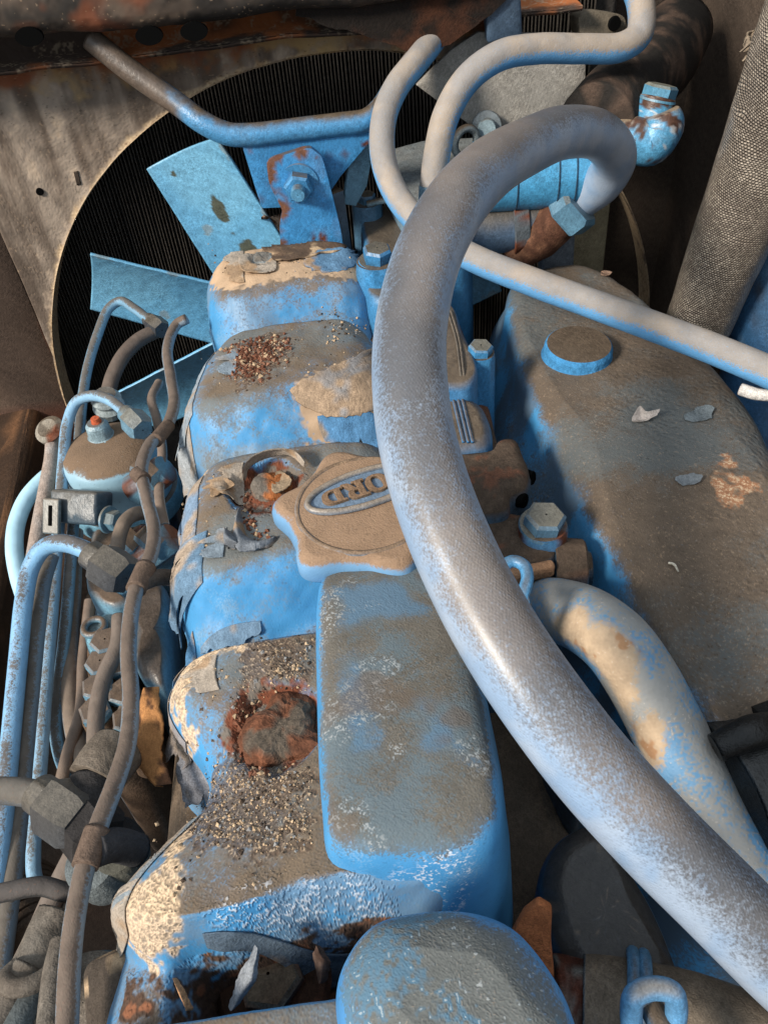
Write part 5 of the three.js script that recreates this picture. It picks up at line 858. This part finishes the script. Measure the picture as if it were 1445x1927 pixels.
// ================================================================ loosened paint, scale, bolts and crumbs on the rocker cover
const paintCoat = (front = [0.30, 0.36, 0.42], back = [0.10, 0.10, 0.11], tan = 0.5) => (p, n, o) => { const a = fbm(p, 40, 3), b = fbm(p, 150, 2); o.c = mul(mixc(front, TAN, sst(tan - 0.06, tan + 0.06, a)), 0.85 + 0.3 * b); };
// the cover's heights on a fine plan grid, so that pixel rays find it quickly
const HX0 = -0.185, HX1 = 0.075, HZ0 = zFar - 0.03, HZ1 = zNear, HNX = 260, HNZ = 1000, HMAP = new Float32Array(HNX * HNZ).fill(-0.16);
{
  const P = coverS.pos, nu = coverS.nu;
  for (let j = 0; j < coverS.nv - 1; j++) for (let i = 0; i < nu - 1; i++) for (let q = 0; q < 4; q++) for (let r = 0; r < 6; r++) {
    const a = (j * nu + i) * 3, b = a + nu * 3, u = q / 4, v = r / 6, f = k => lerp(lerp(P[a + k], P[a + 3 + k], u), lerp(P[b + k], P[b + 3 + k], u), v);
    const ix = Math.round((f(0) - HX0) / (HX1 - HX0) * (HNX - 1)), iz = Math.round((f(2) - HZ0) / (HZ1 - HZ0) * (HNZ - 1)); if (ix >= 0 && iz >= 0 && ix < HNX && iz < HNZ) { const k = iz * HNX + ix; HMAP[k] = Math.max(HMAP[k], f(1)); }
  }
}
const hAt = (x, z) => { const fx = clamp((x - HX0) / (HX1 - HX0)) * (HNX - 1.001), fz = clamp((z - HZ0) / (HZ1 - HZ0)) * (HNZ - 1.001), i = fx | 0, j = fz | 0, k = j * HNX + i; return lerp(lerp(HMAP[k], HMAP[k + 1], fx - i), lerp(HMAP[k + HNX], HMAP[k + HNX + 1], fx - i), fz - j); };
function hitCover(px, py, fallbackY = 0) {
  const d = ray(px, py).normalize(); let t = (0.03 - EYE) / d.y;
  for (let k = 0; k < 400; k++) { let x = d.x * t, y = EYE + d.y * t, z = d.z * t; if (x < HX0 || x > HX1) break; if (y <= hAt(x, z)) { let lo = t - 0.0012, hi = t; for (let q = 0; q < 7; q++) { const m = (lo + hi) / 2; if (EYE + d.y * m <= hAt(d.x * m, d.z * m)) hi = m; else lo = m; } x = d.x * hi; y = EYE + d.y * hi; z = d.z * hi; const e = 0.0015, n = V(hAt(x - e, z) - hAt(x + e, z), 2 * e, hAt(x, z - e) - hAt(x, z + e)).normalize(); return { p: V(x, y, z), n }; } t += 0.0012; if (y < -0.16) break; }
  return { p: atY(px, py, fallbackY), n: V(0, 1, 0) };
}
// a loosened skin of paint: an outline laid on the cover by pixel, lifted towards its edge
function flake(name, outline, { lift = 0.004, edge = 0.010, thick = 0.0014, coat = paintCoat(), rings = 10, m = 72, pow = 2, up = 0.5, y = 0, label, mat = matDull, jag = 0.10 } = {}) {
  const c2 = outline.reduce((s, q) => [s[0] + q[0] / outline.length, s[1] + q[1] / outline.length], [0, 0]);
  const cv = new THREE.CatmullRomCurve3(outline.map(q => V(q[0], q[1], (q[2] ?? 1) * 100)), true, 'centripetal'), ring = cv.getSpacedPoints(m).slice(0, m);
  const rows = [], back = [];
  for (let k = rings; k >= 0; k--) {
    const s = Math.max(k / rings, 0.02), ra = [], rb = [];
    for (const q of ring) {
      const j = 1 + (k === rings ? jag * (fbm(V(q.x * 0.12, q.y * 0.12, 3), 1, 3) - 0.5) * 2 : 0), x = lerp(c2[0], q.x, s * j), yy = lerp(c2[1], q.y, s * j), h = hitCover(x, yy, y);
      const l = lift + edge * Math.pow(s, pow) * (q.z / 100) + 0.002 * (fbm(V(x * 0.05, yy * 0.05, 1), 1, 2) - 0.5), d = h.n.clone().multiplyScalar(1 - up).add(V(0, up, 0)).normalize();
      ra.push(h.p.clone().addScaledVector(d, l)); rb.push(h.p.clone().addScaledVector(d, l - thick));
    }
    rows.push(ra); back.push(rb);
  }
  const g = gridSurf([...back.reverse(), ...rows], true).geo; g.deleteAttribute('uv');
  return part(rocker, name, tint(g, coat), mat, label);
}
// free curl: two rails of [px, py, y] and a bow between them
function curl(name, A, B, { bow = 0.012, thick = 0.0016, coat = paintCoat(), dir = V(-0.6, 0.7, 0.3), n = 26, rag = 0.16, taper = 0.45, label } = {}) {
  const ca = new THREE.CatmullRomCurve3(A.map(q => atY(...q))), cb = new THREE.CatmullRomCurve3(B.map(q => atY(...q))), up = dir.clone().normalize(), rows = [];
  const P = (u, v, o) => { const e = u < 0.5 ? -1 : 1, uu = u + rag * (fbm(V(v * 9, e * 4, bow * 100), 1, 3) - 0.5) * Math.abs(2 * u - 1), a = ca.getPoint(clamp(v)), b = cb.getPoint(clamp(v)), wd = Math.pow(Math.max(0.02, Math.sin(Math.PI * clamp(0.03 + 0.94 * v))), taper) * (0.75 + 0.5 * fbm(V(v * 5, bow * 300, 2), 1, 3)); return a.lerp(b, uu * wd).addScaledVector(up, bow * Math.sin(clamp(uu) * Math.PI) + o); };
  for (let j = 0; j <= 40; j++) { const v = j / 40, row = []; for (let i = 0; i <= n; i++) row.push(P(i / n, v, thick / 2)); for (let i = n; i >= 0; i--) row.push(P(i / n, v, -thick / 2)); rows.push(row); }
  const mid = r => r.map((q, i) => q.clone().lerp(r[r.length - 1 - i], 0.5)); rows.unshift(mid(rows[0])); rows.push(mid(rows[rows.length - 1]));
  const g = gridSurf(rows, true).geo; g.deleteAttribute('uv');
  return part(rocker, name, tint(g, coat), matDull, label);
}
const tanSkin = paintCoat([0.33, 0.25, 0.17], 0, 0.42), blueSkin = paintCoat([0.13, 0.26, 0.42], 0, 0.66), greySkin = paintCoat([0.20, 0.22, 0.25], 0, 0.62), creamSkin = paintCoat([0.42, 0.36, 0.30], 0, 0.6);
flake('paint_flake', [[545, 738, 0.6], [590, 712, 1], [640, 690, 1], [705, 664, 0.8], [716, 720, 0.1], [712, 765, 0.1], [640, 788, 0.4], [585, 772, 0.6]], { coat: (p, n, o) => { const b = fbm(p, 120, 3), e = sst(0.55, 0.66, fbm(p, 30, 3)); o.c = mul(mixc([0.40, 0.29, 0.20], [0.25, 0.29, 0.34], e * 0.7), 0.88 + 0.24 * b); }, lift: 0.0012, edge: 0.0035, thick: 0.0012, jag: 0.16, label: 'lifted tan skin of paint' });
flake('paint_flake', [[575, 500, 0.3], [590, 480, 0.9], [640, 470, 0.9], [676, 478, 0.4], [670, 500, 0.1], [610, 512, 0.1]], { coat: blueSkin, lift: 0.001, edge: 0.003, jag: 0.2 });
flake('paint_flake', [[500, 432, 1.2], [560, 418, 1.5], [628, 412, 2.2], [640, 424, 1.4], [560, 440, 0.3], [510, 450, 0.3]], { coat: rusty([0.16, 0.09, 0.07], [0.42, 0.30, 0.22], 0.48), lift: 0.004, edge: 0.012, label: 'curled rusty paint along the far rim' });
flake('paint_flake', [[484, 455, 0.3], [530, 446, 0.6], [600, 440, 0.8], [648, 448, 0.5], [655, 466, 0.2], [590, 486, 0.4], [520, 492, 0.3]], { coat: (p, n, o) => { const a = fbm(p, 60, 4); o.c = mixc([0.12, 0.08, 0.055], STRAW, sst(0.56, 0.68, a)); }, lift: 0.002, edge: 0.005 });
flake('paint_flake', [[452, 492, 1], [480, 480, 0.4], [515, 486, 0.3], [520, 508, 0.4], [485, 518, 1], [455, 512, 1]], { coat: creamSkin, lift: 0.001, edge: 0.004 });
// skin torn open around the rust hole before the oil cap
curl('paint_curl', [[462, 905, 0.0], [470, 880, 0.006], [500, 862, 0.01], [545, 858, 0.012], [572, 878, 0.012]], [[452, 900, 0.008], [462, 872, 0.018], [496, 850, 0.024], [548, 846, 0.024], [585, 866, 0.018]], { bow: 0.004, coat: creamSkin, dir: V(0, 1, 0.2) });
curl('paint_curl', [[458, 960, 0.0], [462, 985, 0.0], [470, 1010, 0.0], [490, 1022, 0.0], [520, 1015, 0.0]], [[425, 1000, 0.010], [435, 1022, 0.014], [458, 1038, 0.012], [490, 1036, 0.012], [530, 1028, 0.008]], { bow: 0.008, coat: greySkin, dir: V(0, 1, 0.3) });
curl('paint_curl', [[430, 1005, 0.0], [425, 1025, 0.004], [432, 1036, 0.0]], [[448, 1000, 0.012], [446, 1020, 0.016], [450, 1032, 0.01]], { bow: 0.010, coat: greySkin, dir: V(-0.3, 1, 0.2) });
flake('paint_flake', [[522, 905, 0.4], [545, 908, 0.8], [555, 918, 1], [540, 935, 0.4], [518, 940, 0.2]], { coat: tanSkin, lift: 0.008, edge: 0.004, jag: 0.2 });
flake('paint_flake', [[402, 918, 0.4], [425, 905, 0.6], [440, 918, 1], [420, 932, 0.8], [400, 940, 0.6]], { coat: tanSkin, lift: 0.001, edge: 0.005 });
// skins still held along one edge: a piece of the cover's own surface, bent off it
function gridPeel(name, at, { L = 0.02, thick = 0.0007, coat = blueSkin, ns = 44, nt = 14, dir = V(0, 0, 0), rag = 0.5, pow = 1.7, label } = {}) {
  const nr = coverS.nr, nu = coverS.nu, get = (i, j, o, l) => {
    i = clamp(i, 0, nu - 1.001); j = clamp(j, 0, coverS.nv - 1.001); const a = i | 0, b = j | 0, u = i - a, v = j - b, q = coverRows, p = q[b][a].clone().lerp(q[b][a + 1], u).lerp(q[b + 1][a].clone().lerp(q[b + 1][a + 1], u), v), k = (b * nu + a) * 3;
    return p.addScaledVector(V(nr[k], nr[k + 1], nr[k + 2]).add(dir).normalize(), l + o);
  };
  const rows = [];
  for (let s = 0; s <= ns; s++) {
    const f = s / ns, tm = clamp(0.35 + rag * 2.2 * (fbm(V(f * 6, L * 700, 3), 1, 3) - 0.35), 0.12, 1) * Math.pow(Math.sin(Math.PI * clamp(0.02 + 0.96 * f)), 0.3), row = [];
    const P = (t, o) => { const [i, j] = at(f, t * tm); return get(i, j, o, 0.0012 + L * Math.pow(t, pow) * tm * (0.6 + 0.8 * fbm(V(f * 4, 7, L * 300), 1, 2))); };
    for (let t = 0; t <= nt; t++) row.push(P(t / nt, 0)); for (let t = nt; t >= 0; t--) row.push(P(t / nt, -thick)); rows.push(row);
  }
  const mid = r => r.map((q, i) => q.clone().lerp(r[r.length - 1 - i], 0.5)); rows.unshift(mid(rows[0])); rows.push(mid(rows[rows.length - 1]));
  const g = gridSurf(rows, true).geo; g.deleteAttribute('uv'); return part(rocker, name, tint(g, coat), matDull, label);
}
const rowOf = py => { const z = zA(py); let k = 0; while (k < coverRows.length - 1 && coverRows[k][75].z < z) k++; return k; };
const sidePeel = (p0, p1, iTop, iLow, o) => { const a = rowOf(p0), b = rowOf(p1); return gridPeel('paint_peel', (s, t) => [lerp(iTop, iLow, t), lerp(a, b, s)], { dir: V(-0.5, 0.1, 0.1), ...o }); };
const edgeCoat = (front, k = 0.5) => (p, n, o) => { const a = fbm(p, 34, 3), b = fbm(p, 140, 2); o.c = mul(mixc(front, [0.40, 0.32, 0.25], sst(k - 0.08, k + 0.08, a)), 0.85 + 0.3 * b); };
sidePeel(628, 735, 44, 16, { L: 0.016, coat: edgeCoat([0.30, 0.36, 0.42], 0.6), label: 'pale skin of paint peeling off the side' });
sidePeel(720, 850, 42, 10, { L: 0.022, coat: edgeCoat([0.34, 0.37, 0.40], 0.54) });
sidePeel(865, 985, 46, 12, { L: 0.024, coat: edgeCoat([0.22, 0.32, 0.46], 0.52), label: 'cream and blue skin of paint peeling off the side' });
sidePeel(975, 1060, 50, 24, { L: 0.014, coat: edgeCoat([0.14, 0.24, 0.36], 0.66) });
sidePeel(1080, 1215, 44, 14, { L: 0.020, coat: edgeCoat([0.09, 0.23, 0.42], 0.62) });
sidePeel(1225, 1330, 40, 12, { L: 0.018, coat: edgeCoat([0.30, 0.29, 0.31], 0.5) });
sidePeel(1300, 1470, 38, 8, { L: 0.026, coat: edgeCoat([0.28, 0.29, 0.33], 0.6), label: 'long grey skin of paint peeling off the side' });
sidePeel(1500, 1640, 46, 22, { L: 0.010, coat: edgeCoat([0.26, 0.30, 0.33], 0.5) });
sidePeel(1600, 1680, 46, 28, { L: 0.010, coat: creamSkin, rag: 0.8 });
sidePeel(1640, 1880, 40, 4, { L: 0.034, coat: edgeCoat([0.20, 0.28, 0.40], 0.66), rag: 0.6, pow: 1.3, label: 'large skin of paint lifted off the near corner' });
for (const [a, b, i0, i1, L, c] of [[468, 520, 58, 46, 0.006, 0], [655, 700, 58, 46, 0.007, 1], [868, 925, 60, 46, 0.009, 0], [985, 1040, 56, 44, 0.007, 1], [1225, 1285, 54, 42, 0.005, 0]])
  sidePeel(a, b, i0, i1, { L, rag: 0.4, coat: [creamSkin, edgeCoat([0.24, 0.30, 0.36], 0.5), edgeCoat([0.34, 0.33, 0.32], 0.5)][c], dir: V(-0.2, 0.7, 0.1) });
// skins split across the walls that face the near end
{
  const wall = (p0, p1, i0, i1, o) => { const a = rowOf(p0), b = rowOf(p1); return gridPeel('paint_split', (s, t) => [lerp(i0, i1, s), lerp(a, b, t)], { dir: V(0, 0.2, 0.7), ...o }); };
  wall(1100, 1150, 46, 64, { L: 0.010, rag: 0.15, coat: edgeCoat([0.16, 0.26, 0.38], 0.72), label: 'split skin of paint below the third hump' });
  wall(1105, 1150, 84, 104, { L: 0.004, rag: 0.1, coat: edgeCoat([0.07, 0.22, 0.44], 0.75) });
  wall(762, 812, 84, 112, { L: 0.006, coat: edgeCoat([0.10, 0.26, 0.48], 0.7) });
  wall(1722, 1752, 60, 118, { L: 0.005, coat: edgeCoat([0.12, 0.17, 0.23], 0.72), rag: 0.35, label: 'blue grey skin of paint arched over the bolt pit' });
}
single('ochre_flake', (() => { const g = curl('x', [[298, 1292, -0.055], [304, 1350, -0.06], [306, 1410, -0.065], [322, 1475, -0.07]], [[262, 1305, -0.075], [256, 1370, -0.085], [250, 1430, -0.09], [285, 1490, -0.095]], { coat: (p, n, o) => { const a = fbm(p, 50, 4); o.c = mixc([0.46, 0.22, 0.085], [0.09, 0.045, 0.026], sst(0.50, 0.60, a)); }, bow: 0.008, dir: V(-0.8, 0.5, 0.2) }); rocker.remove(g); return g.geometry; })(), matDull, 'bright ochre slab of rust lodged beside the rocker cover', 'rust flake');
// near pit with bolt, strip of paint and splinters
{
  const b = hitCover(515, 1845, -0.05).p, m = part(rocker, 'bolt_seat', tint(lathe(b.clone().add(V(0, -0.004, 0)), V(0, 1, 0), [[0.036, 0], [0.033, 0.006], [0.026, 0.008], [0, 0.008]], 30), rusty([0.05, 0.025, 0.015], [0.12, 0.05, 0.03], 0.55)), matDull);
  part(m, 'bolt', tint(hex(b.clone().add(V(0, 0.004, 0)), V(0, 1, 0.1), 0.021, 0.016, 0.3), bluerust(0.52, [0.10, 0.11, 0.10])), matDull);
  curl('paint_curl', [[480, 1778, -0.012], [462, 1815, -0.018], [440, 1860, -0.03], [430, 1895, -0.045]], [[498, 1786, -0.012], [486, 1830, -0.018], [468, 1870, -0.03], [452, 1902, -0.045]], { coat: paintCoat([0.26, 0.28, 0.31], 0, 0.8), bow: 0.008, dir: V(0.2, 0.8, 0.4), rag: 0.3, label: 'grey strip of paint hanging in the bolt pit' });
  curl('paint_curl', [[330, 1840, -0.01], [338, 1870, -0.02], [352, 1900, -0.03]], [[336, 1840, -0.01], [352, 1872, -0.02], [375, 1905, -0.03]], { coat: plain([0.50, 0.28, 0.15]), bow: 0.006, dir: V(0, 1, 0.3), rag: 0.5, label: 'orange splinter of paint' });
  curl('paint_curl', [[595, 1780, -0.03], [590, 1800, -0.04], [600, 1850, -0.05]], [[612, 1778, -0.03], [622, 1815, -0.04], [625, 1850, -0.05]], { coat: rusty([0.10, 0.06, 0.045], [0.2, 0.13, 0.1], 0.5), bow: 0.008, dir: V(0, 1, 0.3) });
}
// bolts in their rust rings
const coverBolt = (px, py, r, h, coat, y = 0) => { const b = hitCover(px, py).p; part(rocker, 'cover_bolt', tint(lathe(b.clone().add(V(0, -0.004, 0)), V(0.03, 1, 0.08), [[r * 1.06, 0], [r * 1.02, h * 0.3], [r * 0.98, h * 0.6], [r * 0.9, h * 0.82], [r * 0.75, h * 0.97], [r * 0.6, h * 1.06], [r * 0.45, h * 1.12], [r * 0.3, h * 1.15], [r * 0.15, h * 1.17], [0, h * 1.17]], 44), coat), matDull); const P = rocker.children[rocker.children.length - 1].geometry.attributes.position; for (let i = 0; i < P.count; i++) { const q = V(P.getX(i), P.getY(i), P.getZ(i)), k = fbm(q, 60, 4) - 0.5, e = q.clone().sub(b); P.setXYZ(i, q.x + e.x * k * 0.8, q.y + k * h * 0.9, q.z + e.z * k * 0.8); } rocker.children[rocker.children.length - 1].geometry.computeVertexNormals(); };
coverBolt(535, 1378, 0.0245, 0.015, (p, n, o) => { const a = fbm(p, 70, 3); o.c = mixc([0.11, 0.088, 0.068], mul([0.15, 0.06, 0.032], 0.5 + noise(p.x * 500, p.y * 500, p.z * 500)), sst(0.46, 0.58, a + (n.y < 0.8 ? 0.15 : 0))); });
coverBolt(515, 918, 0.020, 0.012, (p, n, o) => { const a = fbm(p, 70, 3); o.c = mixc([0.16, 0.14, 0.12], [0.34, 0.12, 0.04], sst(0.45, 0.6, a)); });
coverBolt(492, 488, 0.015, 0.008, dusted({ base: [0.3, 0.34, 0.36], t: 0.9 }));
// crumbs of scale and grit, too many to count
function crumbs(name, list, coat, label) {
  const gs = [];
  for (const [poly, count, s0, s1] of list) {
    const xs = poly.map(q => q[0]), ys = poly.map(q => q[1]); let made = 0, tries = 0;
    while (made < count && tries++ < count * 16) {
      const x = rr(Math.min(...xs) - 22, Math.max(...xs) + 22), y = rr(Math.min(...ys) - 22, Math.max(...ys) + 22); if (sdPoly(poly, x, y) > rr(-34, 8) + 44 * (fbm(V(x * 0.035, y * 0.035, 2), 1, 2) - 0.5) || x > 590 && y > 1060) continue;
      const h = hitCover(x, y); if (h.n.y < 0.1) continue; made++;
      const g = new THREE.OctahedronGeometry(s0 * 0.6 + (s1 - s0) * 1.7 * Math.pow(rnd(), 3), 0); const P = g.attributes.position; for (let i = 0; i < P.count; i++) { const k = 0.7 + 0.6 * noise(P.getX(i) * 900 + made, P.getY(i) * 900, P.getZ(i) * 900); P.setXYZ(i, P.getX(i) * k, P.getY(i) * k * 0.7, P.getZ(i) * k); }
      g.rotateX(rr(0, 6)); g.rotateY(rr(0, 6)); g.computeVertexNormals(); g.deleteAttribute('uv'); g.translate(h.p.x, h.p.y + s0 * 0.3, h.p.z); gs.push(tint(g, coat(made)));
    }
  }
  const m = part(rocker, name, mergeGeometries(gs), matDull, label); m.userData.kind = 'stuff'; return m;
}
const rustCr = () => { const k = rnd(), c = k < 0.6 ? mul([0.15, 0.06, 0.035], 0.5 + rnd()) : k < 0.85 ? mul([0.28, 0.14, 0.09], 0.6 + 0.6 * rnd()) : mul(STRAW, 0.9); return (p, n, o) => { o.c = c; }; };
const gritCr = () => { const k = rnd(), c = k < 0.45 ? mul(STRAW, 0.6 + 0.6 * rnd()) : k < 0.8 ? mul([0.10, 0.07, 0.05], 0.4 + rnd()) : [0.3, 0.3, 0.3]; return (p, n, o) => { o.c = c; }; };
crumbs('rust_scale', [[[[430, 662], [465, 648], [500, 632], [540, 640], [548, 660], [520, 690], [490, 718], [455, 712], [430, 690]], 1100, 0.0009, 0.0028], [[[462, 930], [480, 960], [500, 1010], [480, 1024], [462, 990]], 90, 0.0014, 0.0035], [[[445, 1360], [470, 1340], [470, 1400], [495, 1445], [480, 1450], [450, 1410]], 260, 0.0010, 0.0026]], rustCr, 'crumbled red brown rust scale');
crumbs('grit', [[[[360, 1470], [420, 1420], [500, 1440], [590, 1440], [590, 1600], [500, 1600], [420, 1600], [350, 1580]], 1700, 0.0004, 0.0011], [[[460, 1215], [585, 1212], [590, 1300], [560, 1330], [500, 1290]], 300, 0.0005, 0.0014], [[[600, 590], [660, 585], [680, 640], [620, 650]], 140, 0.0006, 0.0018], [[[560, 460], [650, 455], [660, 480], [560, 490]], 110, 0.0006, 0.0018], [[[400, 1260], [560, 1250], [500, 1340], [420, 1330]], 60, 0.0008, 0.002], [[[310, 1240], [580, 1220], [580, 1660], [260, 1680], [340, 1420]], 260, 0.0005, 0.0016], [[[380, 620], [690, 600], [690, 740], [380, 740]], 160, 0.0005, 0.0014], [[[350, 870], [560, 850], [520, 1050], [350, 1050]], 160, 0.0005, 0.0014], [[[390, 470], [680, 470], [670, 530], [390, 540]], 90, 0.0005, 0.0014]], gritCr, 'pale and dark grit');

// chips on the brown casting
const chip = (list, coat, lift, label) => {
  const c = list.reduce((a, q) => [a[0] + q[0] / list.length, a[1] + q[1] / list.length], [0, 0]), m = 40, ring = new THREE.CatmullRomCurve3(list.map(q => V(q[0], q[1], q[2] ?? 1)), true).getSpacedPoints(m).slice(0, m), f = [], b = [];
  for (let k = 4; k >= 0; k--) { const s = Math.max(k / 4, 0.03), ra = [], rb = []; for (const q of ring) { const j = k === 4 ? 0.95 + 0.9 * (fbm(V(q.x * 0.12, q.y * 0.12, 1), 1, 4) - 0.5) : 0.95, h = hit(lerp(c[0], q.x, s * j), lerp(c[1], q.y, s * j), maniMesh, -0.065), l = 0.001 + lift * s * s * q.z; ra.push(h.p.clone().add(V(0, l, 0))); rb.push(h.p.clone().add(V(0, l - 0.0012, 0))); } f.push(ra); b.push(rb); }
  const g = gridSurf([...b.reverse(), ...f], true).geo; g.deleteAttribute('uv'); part(intake, 'paint_chip', tint(g, coat), matDull, label);
};
chip([[1185, 795, 0.2], [1198, 782, 1.5], [1215, 786, 1], [1238, 790, 1.6], [1215, 796, 0.4], [1195, 800, 0.6]], plain([0.46, 0.42, 0.40], 0.4), 0.008, 'pale lifted chip of paint');
chip([[1290, 785, 0.3], [1318, 768, 0.8], [1345, 774, 1], [1340, 788, 0.5], [1300, 796, 0.2]], plain([0.16, 0.19, 0.21], 0.5), 0.004);
chip([[1268, 905, 0.6], [1290, 900, 1], [1320, 905, 1.2], [1310, 914, 0.5], [1275, 914, 0.3]], plain([0.20, 0.23, 0.26], 0.5), 0.005);
chip([[1128, 516, 0.3], [1140, 512, 0.6], [1152, 516, 0.8], [1142, 521, 0.4]], plain([0.3, 0.2, 0.15], 0.5), 0.003);
single('straw_fibre', tint(tubeGeo([[hit(1257, 1062, maniMesh, -0.06).p.add(V(0, 0.002, 0)), 0.0012], [hit(1266, 1068, maniMesh, -0.06).p.add(V(0, 0.004, 0)), 0.0012], [hit(1275, 1079, maniMesh, -0.06).p.add(V(0, 0.002, 0)), 0.0008]], 6, 14), plain([0.7, 0.65, 0.55])), matDull, 'pale straw fibre lying on the brown casting', 'fibre');
// ================================================================ finish: drawing units to metres, each thing on its own base
{
  const done = new Set();
  scene.traverse(o => { if (o.isMesh) { o.castShadow = o.receiveShadow = true; if (!done.has(o.geometry)) { done.add(o.geometry); o.geometry.scale(UNIT, UNIT, UNIT); } o.position.multiplyScalar(UNIT); } });
  for (const t of tops) {
    if (t.userData.kind === 'structure') continue;
    const b = new THREE.Box3().setFromObject(t), c = V((b.min.x + b.max.x) / 2, b.min.y, (b.min.z + b.max.z) / 2);
    if (t.isMesh) { t.geometry.translate(-c.x, -c.y, -c.z); t.position.copy(c); }
    else { t.position.copy(c); for (const k of t.children) k.position.sub(c); }
  }
}
renderer.render(scene, camera);
